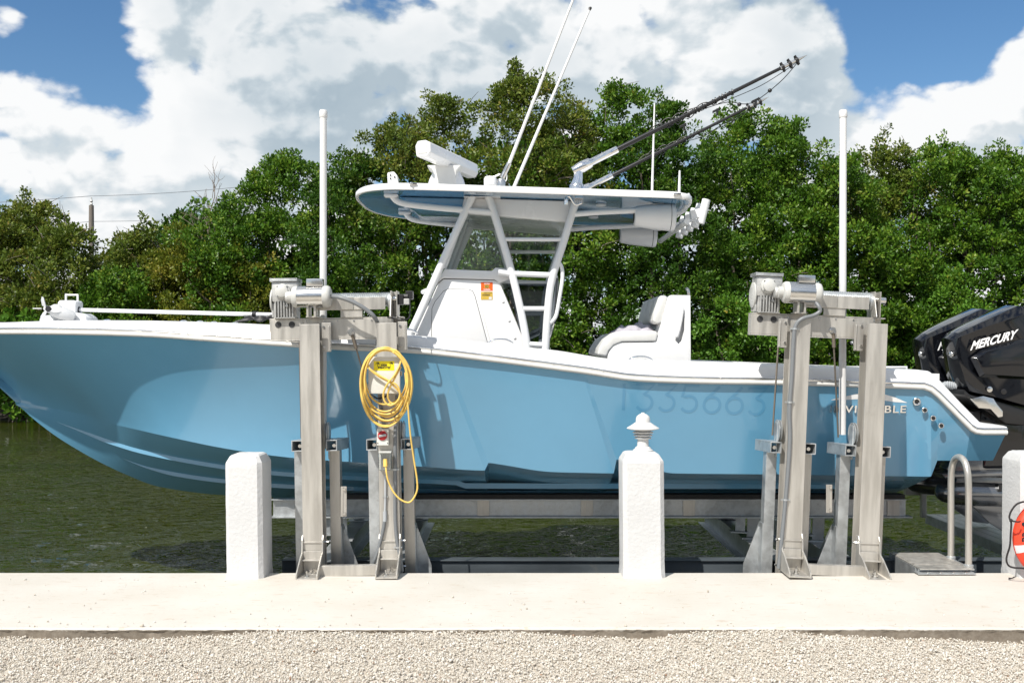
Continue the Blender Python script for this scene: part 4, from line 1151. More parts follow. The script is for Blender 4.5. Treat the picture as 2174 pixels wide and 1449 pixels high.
# rocket-launcher rod holders along the back edge
for i, Yc in enumerate((6.42, 6.69, 6.96, 7.23, 7.50)):
    x = 1.50; mb = MB(); a = Vector((x + .085, Yc, tz(1.5) + .045)); d_ = Vector((-.26, 0, -1)).normalized(); L_ = .20
    ax = d_; u_ = Vector((0, 1, 0)); w_ = ax.cross(u_)
    vs = []; nn = 14
    for rr, h in ((.034, 0), (.034, L_), (.026, L_), (.026, 0)):
        for j in range(nn): vs.append(a + ax * h + rr * (math.cos(2 * math.pi * j / nn) * u_ + math.sin(2 * math.pi * j / nn) * w_))
    fs = [(k * nn + j, k * nn + (j + 1) % nn, ((k + 1) % 4) * nn + (j + 1) % nn, ((k + 1) % 4) * nn + j) for k in range(4) for j in range(nn)]
    mb.add(vs, fs); mb.obox(a + ax * .12 + Vector((-.055, 0, 0)), Vector((.045, 0, .012)), Vector((0, .030, 0)), Vector((-.006, 0, .034)))
    obj('rod_holder', mb, M['powder'], boat, smooth=40)
mb = MB(); mb.tube([(1.415, 6.35, tz(1.5) - .14), (1.415, 7.85, tz(1.5) - .14)], .024, 10); obj('roof_brace', mb, M['powder'], boat, smooth=50)

# ---------------------------------------------------------------- leaning post seat
NS, FS_ = 6.60, 7.66
def poly(pix, Y=NS): return [(P(a, b, Y).x, P(a, b, Y).z) for a, b in pix]
outer = poly([(1288, 790), (1290, 752), (1298, 736), (1312, 727), (1388, 726), (1396, 716), (1418, 630), (1424, 626), (1466, 626.5), (1467, 790)])
hole = poly([(1449, 652), (1453, 672), (1453, 700), (1447, 723), (1441, 730), (1434, 722), (1437, 712), (1443, 690)])
bm = bmesh.new()
def loop(pts, y): 
    vs = [bm.verts.new((x, y, z)) for x, z in pts]; es = [bm.edges.new((vs[i], vs[(i + 1) % len(vs)])) for i in range(len(vs))]; return vs, es
ov, oe = loop(outer, NS); hv, he = loop(hole, NS)
bmesh.ops.triangle_fill(bm, use_beauty=True, edges=oe + he)
def extr(vs, y, flip=False):
    w = [bm.verts.new((v.co.x, y, v.co.z)) for v in vs]
    for i in range(len(vs)): bm.faces.new((vs[i], vs[(i + 1) % len(vs)], w[(i + 1) % len(vs)], w[i]))
    return w
bm.faces.new(extr(ov, FS_)); bm.faces.new(extr(hv, NS + .07))
vlist = [v.co.copy() for v in bm.verts]; bm.verts.index_update(); flist = [tuple(v.index for v in f.verts) for f in bm.faces]; bm.free()
seat = obj('leaning_post', MB().add(vlist, flist), M['white'], boat, bevel=.006, smooth=40)
g = [P(a, b, NS - .012) for a, b in ((1449, 650), (1446, 676), (1441, 700), (1436, 717))]
mb = MB(); mb.tube(smooth_path(g, 4), [.006] + [.016] * 11 + [.008], 8); obj('grab_handle', mb, M['white'], seat, smooth=60)
def cushion(pix, y0, y1, nm, m='vinyl', bev=.022):
    m_ = MB(); m_.prism(poly(pix), y0, y1); return obj(nm, m_, M[m], seat, bevel=bev, smooth=60)
W3 = (FS_ - NS - .04) / 3
for i in range(3):
    y0 = NS + .01 + i * (W3 + .01)
    cushion([(1386, 681), (1389, 664), (1398, 632), (1403, 626), (1414, 626), (1418, 632), (1406, 684), (1395, 688)], y0, y0 + W3, 'back_cushion')
cushion([(1268, 752), (1272, 738), (1284, 719), (1302, 706), (1320, 702.5), (1392, 702), (1397, 708), (1394, 725), (1320, 726), (1303, 733), (1293, 744), (1288, 757)], NS - .01, NS + .36, 'seat_cushion')
cushion([(1268, 752), (1272, 738), (1284, 719), (1302, 706), (1320, 702.5), (1392, 702), (1397, 708), (1394, 725), (1320, 726), (1303, 733), (1293, 744), (1288, 757)], NS + .37, FS_, 'seat_cushion')
mb = MB(); mb.tube(smooth_path([P(1462, 628, NS + .05), P(1461, 617, NS + .05), P(1458, 613, NS + .10), P(1458, 613, NS + .6), P(1458, 613, NS + .95), P(1461, 617, NS + 1.0), P(1462, 628, NS + 1.0)], 5), .014, 8); obj('seat_rail', mb, M['steel'], seat, smooth=60)
# towel left on the seat: its own thing
rng = np.random.default_rng(9); rows = []
c = P(1345, 703, NS + .30)
for i in range(26):
    r_ = []
    for j in range(22):
        u, v = i / 25 * 2 - 1, j / 21 * 2 - 1; rr = math.sqrt(u * u + v * v)
        h = max(0, 1 - rr ** 2.2) * .055 + .022 * math.sin(u * 7 + v * 3) * math.cos(v * 6 - u * 2) + .012 * math.sin(u * 15 + 4 * v) * math.sin(v * 11)
        h += .04 * math.exp(-((u - .45) ** 2 + (v + .2) ** 2) / .12)
        r_.append(Vector((c.x + u * .19 + .02 * math.sin(v * 4), c.y + v * .20 + .015 * math.sin(u * 5), c.z - .012 + max(-.01, h * (1 if rr < 1 else .5)))))
    rows.append(r_)
mb = MB(); mb.grid(rows); mb.grid([[p - Vector((0, 0, .010)) for p in r_] for r_ in rows])
tw = thing('towel', 'crumpled mauve grey towel lying on the white seat cushion of the boat', 'towel', c)
obj('cloth', mb, M['towel'], tw, smooth=80)

# ---------------------------------------------------------------- bow trolling motor
TY_ = 7.0
mb = MB()
mb.prism([(P(a, b, TY_).x, P(a, b, TY_).z) for a, b in ((96, 690), (96, 676), (106, 670), (135, 668), (160, 664), (182, 665), (195, 674), (198, 690))], TY_ - .12, TY_ + .14)
troll = obj('trolling_motor', mb, M['powder'], boat, bevel=.02, smooth=40)
mb = MB()
a = P(98, 655, TY_ - .20); b = P(136, 666, TY_ - .17)
mb.lathe([(.012, -.02), (.028, 0), (.035, .04), (.050, .07), (.056, .13), (.05, .20), (.03, .24)], a, (b - a), 18); obj('lower_unit', mb, M['trollgrey'], troll, smooth=50)
for pts in ([(96, 652), (86, 648), (83, 636), (87, 629), (94, 632), (98, 640), (100, 650)], [(97, 658), (88, 663), (82, 671), (84, 677), (92, 678), (98, 672), (102, 662)], [(102, 652), (112, 645), (122, 645), (130, 652), (131, 662), (120, 663), (106, 660)]):
    mb = MB(); vs = [P(p[0], p[1], TY_ - .215) for p in pts]; cc = sum(vs, Vector()) / len(vs)
    fr = [v + Vector((0, .035 * math.sin(i * .9), 0)) for i, v in enumerate(vs)]; n_ = len(fr)
    mb.add(fr + [v + Vector((0, .012, 0)) for v in fr] + [cc - Vector((0, .012, 0)), cc + Vector((0, .022, 0))], [(i, (i + 1) % n_, 2 * n_) for i in range(n_)] + [((i + 1) % n_ + n_, i + n_, 2 * n_ + 1) for i in range(n_)] + [(i, i + n_, (i + 1) % n_ + n_, (i + 1) % n_) for i in range(n_)])
    obj('propeller_blade', mb, M['trollgrey'], troll, smooth=50)
mb = MB(); mb.lathe([(.02, 0), (.026, .012), (.02, .03)], P(101, 655, TY_ - .25), (0, 1, 0), 14); obj('propeller_nut', mb, M['blackplastic'], troll, smooth=50)
mb = MB(); mb.prism([(P(x, y, TY_).x, P(x, y, TY_).z) for x, y in ((129, 667), (130, 642), (134, 638), (164, 638), (168, 642), (167, 666))], TY_ - .07, TY_ + .09); obj('motor_head', mb, M['powder'], troll, bevel=.008, smooth=40)
mb = MB(); 
for x in (140, 165): mb.tube([P(x, 640, TY_ - .05), P(x, 625.5, TY_ - .05)], .009, 6)
mb.tube([P(139, 626, TY_ - .05), P(166, 626, TY_ - .05)], .008, 6); obj('head_handle', mb, M['powder'], troll, smooth=40)
mb = MB(); mb.tube([P(70, 654.5, TY_ + .05), P(88, 654.5, TY_)], .004, 6); mb.tube([P(168, 657.5, TY_), P(584, 668, 6.55)], .0175, 10); obj('shaft', mb, M['powder'], troll, smooth=50)
mb = MB(); mb.tube([P(161, 656.5, TY_), P(169, 657, TY_)], .026, 10); mb.tube([P(538, 667, 6.6), P(545, 667.2, 6.59)], .027, 10); obj('shaft_collar', mb, M['blackplastic'], troll, smooth=50)
for k in range(4):
    pts = [P(500 + 5 * k, 683 - k, 6.55 + .02 * k), P(530, 678 - 2 * k, 6.56), P(552, 672 + 3 * k, 6.52), P(575, 676 - 2 * k, 6.54), P(592, 668 + k, 6.54)]
    mb = MB(); mb.tube(smooth_path(pts, 5), .011, 7); obj('black_hose', mb, M['blackplastic'], troll, smooth=60)
for px, py in ((228, 680), (390, 682), (425, 683), (455, 684.5), (500, 686)):
    mb = MB(); q = P(px, py, 6.45); mb.lathe([(.03, -.015), (.028, .006), (.012, .010)], q, (0, 0, 1), 10); obj('deck_fitting', mb, M['chrome'], deck, smooth=50)

# ---------------------------------------------------------------- outboards
def outboard(Yc, near):
    Yr = 6.57
    def ref(px, py): p = P(px, py, Yr); return p.x + (3.70 - P(2012, 718, Yr).x), p.z
    prof = [ref(*p) for p in ((2013, 719), (2030, 706), (2075, 682), (2148, 648), (2172, 651), (2196, 690), (2204, 760), (2196, 820), (2186, 872), (2100, 848), (2042, 834), (2030, 800), (2019, 752))]
    inn = [ref(*p) for p in ((2017, 722), (2034, 712), (2078, 692), (2151, 668), (2166, 672), (2186, 702), (2192, 762), (2186, 818), (2176, 866), (2100, 844), (2046, 831), (2036, 800), (2024, 752))]
    npf = len(prof); mb = MB()
    lay = [(-.262, inn, 0.0), (-.255, inn, 0), (-.200, prof, 0), (0, prof, .012), (.200, prof, 0), (.255, inn, 0), (.262, inn, 0)]
    xf = min(p[0] for p in prof)
    def tap(x): return .36 + .64 * min(1, max(0, (x - xf) / .30)) ** .7
    vs = [Vector((x, Yc + y * tap(x), z + (dz if i < 5 else 0))) for y, pr, dz in lay for i, (x, z) in enumerate(pr)]
    fs = [(k * npf + j, k * npf + (j + 1) % npf, (k + 1) * npf + (j + 1) % npf, (k + 1) * npf + j) for k in range(len(lay) - 1) for j in range(npf)]
    fs += [tuple(range(npf)), tuple((len(lay) - 1) * npf + j for j in range(npf - 1, -1, -1))]
    mb.add(vs, fs)
    eng = obj('outboard_motor', mb, M['black'], boat, bevel=.010, smooth=40)
    # side bulge panel
    yS = Yc - .262
    bp = [ref(*p) for p in ((2040, 760), (2064, 742), (2176, 712), (2186, 760), (2180, 808), (2060, 800))]
    mb = MB(); n_ = len(bp); cxp = sum(p[0] for p in bp) / n_; czp = sum(p[1] for p in bp) / n_
    mb.add([(x, yS + .004, z) for x, z in bp] + [(cxp + (x - cxp) * .86, yS - .022, czp + (z - czp) * .82) for x, z in bp], [(i, (i + 1) % n_, n_ + (i + 1) % n_, n_ + i) for i in range(n_)] + [tuple(range(n_, 2 * n_))])
    obj('cowl_side_panel', mb, M['black'], eng, bevel=.006, smooth=40)
    # lettering rises along the cowl
    a = ref(2036, 744); b_ = ref(2134, 718); dx_ = Vector((b_[0] - a[0], b_[1] - a[1])); ux = dx_.normalized(); L_ = dx_.length
    mb = MB(); text_on(mb, 'MERCURY', 0, 1, 0, 1, lambda x, z, l: Vector((a[0] + ux.x * x * L_ + (z * .20 * .10), yS - .026 - l, a[1] + ux.y * x * L_ + z * .078)), offset=.035, shear=.18)
    obj('cowl_lettering', mb, M['printwhite'], eng)
    # lower cowl, swivel bracket, midsection, gearcase
    lc = [ref(*p) for p in ((2031, 826), (2044, 838), (2100, 851), (2184, 875), (2176, 905), (2120, 900), (2060, 862), (2030, 838))]
    mb = MB(); mb.prism(lc, Yc - .225, Yc + .225); obj('lower_cowl', mb, M['blackplastic'], eng, bevel=.02, smooth=40)
    ms = [ref(*p) for p in ((2082, 860), (2176, 880), (2178, 960), (2176, 1000), (2085, 1000), (2088, 930), (2078, 900))]
    mb = MB(); mb.prism(ms, Yc - .11, Yc + .11); obj('midsection', mb, M['black'], eng, bevel=.035, smooth=40)
    mb = MB(); sb = [ref(*p) for p in ((2040, 846), (2066, 840), (2088, 845), (2096, 858), (2108, 872), (2108, 884), (2098, 886), (2082, 868), (2056, 866))]
    mb.prism(sb, Yc - .27, Yc - .235); obj('steering_arm', mb, M['steel'], eng, bevel=.008, smooth=40)
    mb = MB(); q = ref(2070, 905); mb.tube([(q[0] - .25, Yc, q[1] + .0), (q[0] + .10, Yc, q[1] + .05)], .055, 12); mb.box((q[0] - .16, Yc - .15, q[1] - .25), (q[0] + .02, Yc + .15, q[1] + .12)); obj('clamp_bracket', mb, M['blackplastic'], eng, bevel=.015, smooth=40)
    gc = [ref(*p) for p in ((2022, 977), (2200, 977), (2205, 1000), (2200, 1022), (2020, 1018), (2008, 1000))]
    mb = MB(); mb.prism(gc, Yc - .085, Yc + .085)
    mb.prism([ref(*p) for p in ((1988, 1008), (2230, 1000), (2232, 1010), (1998, 1020))], Yc - .16, Yc + .16)
    a2 = ref(1992, 1052); 
    mb.lathe([(.004, 0), (.05, .012), (.085, .06), (.108, .16), (.115, .30), (.112, .55), (.10, .80), (.085, .92)], (a2[0], Yc, a2[1]), (1, 0, -.03), 24)
    mb.prism([ref(*p) for p in ((2034, 1016), (2196, 1016), (2196, 1050), (2026, 1050))], Yc - .06, Yc + .06)
    gcs = obj('gearcase', mb, M['greymotor'], eng, bevel=.012, smooth=45)
    mb = MB(); mb.prism([ref(*p) for p in ((2058, 1070), (2180, 1072), (2190, 1100), (2186, 1150), (2150, 1146), (2110, 1120))], Yc - .014, Yc + .014); obj('skeg', mb, M['greymotor'], eng, bevel=.006, smooth=40)
    pr = ref(2226, 1058)
    for k in range(4):
        a_ = k * math.pi / 2 + .4; mb = MB(); c_ = Vector((pr[0] + .05, Yc, pr[1])); e1 = Vector((0, math.cos(a_), math.sin(a_))); e2 = Vector((0, -math.sin(a_), math.cos(a_)))
        pts = [c_ + e1 * .05 - e2 * .03 + Vector((-.06, 0, 0)), c_ + e1 * .15 - e2 * .09 + Vector((-.06, 0, 0)), c_ + e1 * .19 + e2 * .02, c_ + e1 * .13 + e2 * .08 + Vector((.06, 0, 0)), c_ + e1 * .05 + e2 * .03 + Vector((.05, 0, 0))]
        mb.add(pts + [p + Vector((.010, 0, 0)) for p in pts], [(0, 1, 2, 3, 4), (9, 8, 7, 6, 5)] + [(i, (i + 1) % 5, (i + 1) % 5 + 5, i + 5) for i in range(5)]); obj('propeller_blade', mb, M['steel'], eng)
    mb = MB(); v_ = ref(2120, 1040); mb.box((v_[0] - .012, Yc - .125, v_[1] - .03), (v_[0] + .012, Yc - .055, v_[1] + .03)); obj('water_intake', mb, M['blackplastic'], eng)
    for p in ((2080, 826), (2110, 831)):
        q = ref(*p); mb = MB(); mb.lathe([(.022, 0), (.024, .006), (.012, .009)], (q[0], Yc - .262, q[1]), (0, -1, 0), 14); obj('cowl_plug', mb, M['steel'] if p[0] < 2100 else M['blackplastic'], eng, smooth=50)
    mb = MB(); q = ref(2016, 752); mb.lathe([(.024, 0), (.026, .02), (.016, .03)], (q[0] + .02, Yc - .085, q[1]), (-1, -.3, .1), 14); obj('cowl_latch', mb, M['steel'], eng, smooth=50)
    mb = MB(); q = ref(2016, 815); pts = [(q[0] - .05, Yc + .05, q[1] - .10), (q[0] + .0, Yc + .02, q[1] - .02), (q[0] + .09, Yc, q[1] - .03)]
    sp_ = smooth_path(pts, 14); mb.tube(sp_, [.036 if i % 2 else .030 for i in range(len(sp_))], 10); obj('rigging_hose', mb, M['pvcgrey'], eng, smooth=30)
    return eng
outboard(6.84, True)
e2 = outboard(7.50, False)

# ================================================================== BOAT LIFT
LOCAL.update({'lift_tower', 'lift_tower.001'})
def tower(X0, lean, zoff, label, left):
    t = thing('lift_tower', label, 'boat lift', (X0, 0, 0), 'aluminium lift towers', rot=(0, lean, 0))
    LOCAL.add(t.name)
    zt = 1.785 + zoff
    for s in (-1, 1):
        x = .277 * s
        mb = MB()
        mb.box((x - .072, 5.420, -1.6), (x + .072, 5.430, zt)); mb.box((x - .072, 5.560, -1.6), (x + .072, 5.570, zt - .10)); mb.box((x - .005, 5.431, -1.6), (x + .005, 5.559, zt - .02))
        # edge lips of the channel section
        post = obj('lift_post', mb, M['alu'], t, bevel=.002)
        # mounting bracket welded beside the post, with bolts and weld line
        sd = 1
        sd = 1 if left else -1
        mb = MB(); mb.box((x + sd * .074 if sd > 0 else x - .140, 5.50, zt - .20), (x + .140 if sd > 0 else x - .074, 5.512, zt + .01))
        pl = obj('mounting_plate', mb, M['alu'], t, bevel=.002)
        mb = MB()
        for dz in (-.02, -.165): mb.lathe([(.010, 0), (.010, -.008)], (x + sd * .09, 5.50, zt + dz), (0, 1, 0), 6)
        obj('bolt', mb, M['steel'], pl)
        mb = MB(); mb.tube([(x + sd * .128, 5.498, zt - .19 + .012 * i) for i in range(16)], [.005 if i % 2 else .008 for i in range(16)], 6); obj('weld_bead', mb, M['alu'], pl, smooth=60)
        # foot bolted to the dock
        mb = MB(); mb.box((x - .068, 5.165, .002), (x + .068, 5.40, .014))
        ft = obj('foot_plate', mb, M['alu'], t, bevel=.002)
        for e in (-1, 1):
            mb = MB(); xx = x + e * .073
            pr = [(5.165, .001), (5.165, .035), (5.33, .13), (5.385, .15), (5.40, .24), (5.418, .27), (5.46, .27), (5.46, .001)]
            mb.prismx(pr, xx - .005, xx + .005); obj('foot_gusset', mb, M['alu'], t, bevel=.002)
        mb = MB(); mb.box((x - .066, 5.395, .015), (x + .066, 5.412, .16)); mb.box((x - .066, 5.34, .10), (x + .066, 5.394, .106)); mb.box((x - .07, 5.41, .215), (x + .07, 5.418, .225)); obj('foot_back_plate', mb, M['alu'], t, bevel=.002)
        for by, bx in ((5.235, -.012), (5.33, .020)):
            mb = MB(); mb.lathe([(.022, .014), (.022, .018)], (x + bx, by, 0), (0, 0, 1), 14); mb.lathe([(.014, .018), (.014, .032)], (x + bx, by, 0), (0, 0, 1), 6); mb.lathe([(.008, .032), (.008, .052)], (x + bx, by, 0), (0, 0, 1), 8); obj('anchor_bolt', mb, M['steel'], t)
        mb = MB(); mb.lathe([(.009, 0), (.009, .03)], (x + sd * .078, 5.45, .215), (sd, 0, 0), 6); mb.lathe([(.009, 0), (.009, .03)], (x + sd * .078, 5.45, .03), (sd, 0, 0), 6); obj('bolt', mb, M['steel'], t)
        # lifting slide: sheave on the post
        mb = MB(); mb.lathe([(.085, -.012), (.085, -.006), (.066, -.002), (.066, .002), (.085, .006), (.085, .012)], (x - sd * .0 + (.085 if left else -.085), 5.60, .985), (1, 0, 0), 24)
        obj('sheave', mb, M['galv'], t, smooth=40)
        mb = MB(); xs_ = x + (.100 if left else -.100); mb.box((xs_ - .004, 5.555, .80), (xs_ + .004, 5.635, 1.05)); obj('sheave_cheek', mb, M['galv'], t, bevel=.012)
    mb = MB(); mb.box((-.203, 5.285, .002), (.203, 5.292, .075)); mb.box((-.203, 5.293, .068), (.203, 5.335, .075)); obj('foot_tie', mb, M['alu'], t, bevel=.002)
    # top beam: channel open to the dock side
    z0, z1 = 1.672 + zoff, 1.834 + zoff
    mb = MB(); mb.box((-.598, 5.668, z0), (.385, 5.676, z1)); mb.box((-.598, 5.575, z1 - .008), (.385, 5.667, z1)); mb.box((-.598, 5.575, z0), (.385, 5.667, z0 + .008))
    mb.box((-.598, 5.576, z0 + .009), (-.590, 5.667, z1 - .009)); mb.box((-.350, 5.576, z0 + .009), (.31, 5.584, z1 - .009)); mb.box((-.590, 5.576, z0 + .009), (-.351, 5.5835, z1 - .009))
    beam = obj('top_beam', mb, M['alu'], t, bevel=.002)
    for hx in (-.535, -.435):
        mb = MB(); mb.lathe([(.023, 0), (.023, -.0035)], (hx, 5.5755, z1 - .045), (0, 1, 0), 18); obj('beam_hole', mb, M['seam'], beam, smooth=40)
    for hx in (-.33, -.20, -.10, .02, .15, .30):
        mb = MB(); mb.lathe([(.007, 0), (.007, -.004)], (hx, 5.5755, z1 - .024), (0, 1, 0), 6); obj('beam_bolt', mb, M['steel'], beam)
    mb = MB(); mb.lathe([(.026, 0), (.026, -.006)], (0, 5.575, z0 + .055), (0, 1, 0), 18); mb.lathe([(.018, -.006), (.018, -.024)], (0, 5.575, z0 + .055), (0, 1, 0), 6); mb.lathe([(.009, -.02), (.009, -.034)], (0, 5.575, z0 + .055), (0, 1, 0), 8); obj('cable_anchor_bolt', mb, M['steel'], t)
    # gearbox
    gz0, gz1 = z1 + .001, z1 + .29
    gb = MB(); gb.box((-.565, 5.56, gz0), (-.395, 5.70, gz0 + .17)); gb.box((-.575, 5.55, gz0 + .12), (-.385, 5.72, gz1 - .02))
    gear = obj('gearbox', gb, M['cast'], t, bevel=.014, smooth=40)
    mb = MB()
    for i in range(7): mb.box((-.548 + i * .021, 5.530, gz0 + .004), (-.541 + i * .021, 5.559, gz0 + .125))
    for i in range(6): mb.box((-.579, 5.57 + i * .022, gz0 + .01), (-.566, 5.577 + i * .022, gz0 + .11))
    mb.box((-.558, 5.532, gz0), (-.402, 5.559, gz0 + .006)); obj('cooling_fin', mb, M['cast'], gear, bevel=.001)['kind'] = 'stuff'
    mb = MB(); mb.box((-.585, 5.535, gz1 - .02), (-.385, 5.73, gz1 - .008))
    for e in (-.585, -.395): mb.box((e, 5.535, gz1 - .0075), (e + .01, 5.73, gz1 + .004))
    for e in (5.535, 5.62, 5.72): mb.box((-.574, e, gz1 - .0075), (-.396, e + .01, gz1 + .002))
    obj('gearbox_lid', mb, M['galv'], gear, bevel=.002)
    mb = MB(); mb.lathe([(.058, 0), (.056, .02), (.045, .024), (.043, .045), (.034, .050)], (-.49, 5.548, gz0 + .195), (0, -1, 0), 26); obj('bearing_cap', mb, M['bell'], gear, smooth=40)
    for a in range(4):
        mb = MB(); mb.lathe([(.008, 0), (.007, .010)], (-.49 + .049 * math.cos(a * 1.57 + .78), 5.530, gz0 + .195 + .049 * math.sin(a * 1.57 + .78)), (0, -1, 0), 6); obj('bolt', mb, M['steel'], gear)
    mb = MB(); mb.lathe([(.095, 0), (.095, .010), (.07, .018), (.05, .02)], (-.576, 5.635, gz0 + .13), (-1, 0, 0), 26); obj('side_cover', mb, M['bell'], gear, smooth=40)
    mb = MB(); mb.lathe([(.012, 0), (.010, .008)], (-.46, 5.529, gz0 + .09), (0, -1, 0), 12); obj('oil_plug', mb, M['steel'], gear)
    # motor
    mz = 1.985 + zoff
    mb = MB(); mb.lathe([(.077, 0), (.077, .19)], (-.368, 5.47, mz), (1, 0, 0), 36); motor = obj('winch_motor', mb, M['steel'], t, smooth=40)
    mb = MB(); mb.lathe([(.055, -.040), (.070, -.034), (.0785, -.018), (.0785, .003)], (-.368, 5.47, mz), (1, 0, 0), 32); mb.lathe([(.042, -.070), (.042, -.040)], (-.368, 5.47, mz), (1, 0, 0), 20); obj('motor_end_bell', mb, M['bell'], motor, smooth=40)
    mb = MB(); mb.lathe([(.0785, .187), (.0785, .218), (.072, .234), (.055, .243), (.02, .246)], (-.368, 5.47, mz), (1, 0, 0), 32); obj('motor_end_bell', mb, M['bell'], motor, smooth=40)
    mb = MB(); mb.box((-.298, 5.435, mz + .072), (-.180, 5.505, mz + .128)); obj('capacitor_box', mb, M['steel'], motor, bevel=.006, smooth=40)
    mb = MB(); mb.box((-.301, 5.430, mz + .070), (-.177, 5.510, mz + .0745)); obj('capacitor_flange', mb, M['steel'], motor)
    mb = MB(); mb.box((-.30, 5.44, z1 + .002), (-.285, 5.56, mz - .05)); mb.box((-.25, 5.45, z1 + .002), (-.235, 5.56, mz - .05)); mb.box((-.31, 5.47, z1 + .001), (-.22, 5.58, z1 + .010)); obj('motor_bracket', mb, M['alu'], motor, bevel=.002)
    mb = MB(); mb.lathe([(.045, -.03), (.045, .025)], (-.43, 5.50, mz), (1, 0, 0), 18); obj('gear_coupling', mb, M['cast'], gear, bevel=.012)
    # grooved cable drum
    mb = MB(); nr = 34; prof = [(.030, 0)]
    for i in range(nr * 2 + 1): prof.append((.0535 if i % 2 else .0465, .002 + i * .47 / (nr * 2)))
    prof.append((.03, .474)); mb.lathe(prof, (-.19, 5.635, z1 + .132), (1, 0, 0), 26); drum = obj('cable_drum', mb, M['galv'], t, smooth=20)
    mb = MB(); mb.lathe([(.022, 0), (.022, .12)], (-.38, 5.635, z1 + .132), (1, 0, 0), 14); mb.lathe([(.022, 0), (.022, .12)], (.28, 5.635, z1 + .132), (1, 0, 0), 14); obj('drum_shaft', mb, M['steel'], drum, smooth=40)
    mb = MB(); mb.lathe([(.065, 0), (.065, .02), (.045, .03)], (.272, 5.635, z1 + .115), (1, 0, 0), 20); obj('drum_bearing', mb, M['galv'], drum, smooth=40)
    mb = MB(); mb.box((-.235, 5.555, z1 + .058), (.02, 5.562, z1 + .148)); mb.box((.023, 5.556, z1 + .056), (.255, 5.563, z1 + .146)); mb.box((-.235, 5.5635, z1 + .056), (.255, 5.585, z1 + .062)); obj('drum_guard', mb, M['alu'], t, bevel=.002)
    mb = MB(); mb.box((-.075, 5.564, z1 + .001), (.085, 5.570, z1 + .057)); mb.box((-.075, 5.571, z1 + .001), (.085, 5.60, z1 + .006)); obj('guard_bracket', mb, M['alu'], t, bevel=.002)
    mb = MB(); mb.box((.292, 5.56, z1 + .002), (.302, 5.71, z1 + .19)); mb.box((.335, 5.56, z1 + .002), (.343, 5.71, z1 + .19)); mb.box((.303, 5.70, z1 + .002), (.334, 5.708, z1 + .188)); mb.prismx([(5.50, z1 + .002), (5.56, z1 + .002), (5.56, z1 + .15)], .292, .300); obj('end_bearing_plate', mb, M['alu'], t, bevel=.002)
    if left:
        mb = MB(); mb.box((.345, 5.58, z1 + .09), (.385, 5.66, z1 + .165)); mb.box((.40, 5.60, z1 + .13), (.452, 5.69, z1 + .19)); mb.tube([(.38, 5.61, z1 + .15), (.42, 5.61, z1 + .15)], .02, 8)
        obj('limit_switch', mb, M['blackplastic'], t, bevel=.004)
        mb = MB(); mb.box((.39, 5.56, z1 + .09), (.43, 5.64, z1 + .13)); obj('switch_arm', mb, M['cast'], t, bevel=.003)
        mb = MB(); mb.tube(smooth_path([(.43, 5.6, z1 + .13), (.435, 5.56, z1 + .05), (.42, 5.53, z1 - .02), (.33, 5.54, z1 - .015), (.27, 5.54, z1 - .005)], 6), .005, 6); obj('switch_lead', mb, M['blackplastic'], t, smooth=60)
    # lifting cable with its swaged end
    c0 = Vector((.004, 5.572, z0 + .05)); c1 = Vector((.115, 5.70, .95)) if not left else Vector((.19, 5.70, .95))
    mb = MB(); mb.tube([c0, c0.lerp(c1, .5), c1], .0065, 6); cb = obj('lifting_cable', mb, M['cable'], t, smooth=60)
    mb = MB(); mb.tube([c0.lerp(c1, .02), c0.lerp(c1, .15)], .014, 8); obj('cable_clevis', mb, M['cable'], cb, smooth=60)
    mb = MB(); mb.tube([(-.385 - .0, 5.60, z0 - .01), (-.392, 5.64, .95)], .007, 6); obj('lifting_cable', mb, M['cable'], t, smooth=60)
    return t
LT_ = tower(-1.151, -.0165, 0.0, 'left aluminium lift tower with the pale grey control box and yellow cord on it', True)
RT_ = tower(2.279, .042, .013, 'right aluminium lift tower near the stern, with a grey conduit down its post', False)

# grey motor conduits, parts of their tower
def cond(name, t, pts, r, m, clips=()):
    mi = Matrix.Rotation(-t.rotation_euler.y, 4, 'Y')
    lp = [mi @ (Vector(p) - t.location) for p in pts]
    m_ = MB(); m_.tube(smooth_path(lp, 8), r, 10); o = obj(name, m_, M[m], t, smooth=60)
    sp = smooth_path(lp, 8)
    for f in clips:
        c = sp[int(f * (len(sp) - 1))]; m_ = MB(); m_.tube([c + Vector((0, 0, -.006)), c + Vector((0, 0, .006))], r * 1.25, 12); m_.box((c.x - r * 2.3, c.y, c.z - .005), (c.x + r * 2.3, c.y + .012, c.z + .005)); obj('conduit_clip', m_, M['galv'], o, smooth=40)
    return o
cond('conduit', RT_, [P(1728, 636, 5.45), P(1738, 650, 5.41), P(1741, 660, 5.41), P(1728, 669, 5.41), P(1704, 676, 5.40), P(1690, 690, 5.405), P(1685, 720, 5.407), P(1681, 800, 5.407), P(1676, 870, 5.407), P(1677, 930, 5.407), P(1673, 1000, 5.407), P(1666, 1080, 5.407), P(1659, 1150, 5.40), P(1653, 1205, 5.41)], .0145, 'conduit', (.42, .60, .83))
cond('conduit', LT_, [P(704, 629, 5.45), P(722, 631, 5.40), P(752, 642, 5.39), P(780, 659, 5.395), P(797, 676, 5.42), P(803, 700, 5.59), P(800, 780, 5.59), P(812, 840, 5.60)], .0150, 'conduit')
cond('conduit', LT_, [P(818, 1008, 5.405), P(818, 1060, 5.405), P(817, 1095, 5.405)], .0085, 'pvcgrey', (.45,))
cond('conduit_fitting', LT_, [P(817, 1085, 5.404), P(817.2, 1093, 5.404), P(817, 1106, 5.404)], .0145, 'pvcgrey')
cond('conduit', LT_, [P(817, 1100, 5.404), P(813, 1125, 5.404), P(803, 1165, 5.40), P(795, 1190, 5.40), P(792, 1206, 5.43)], .0125, 'conduit')
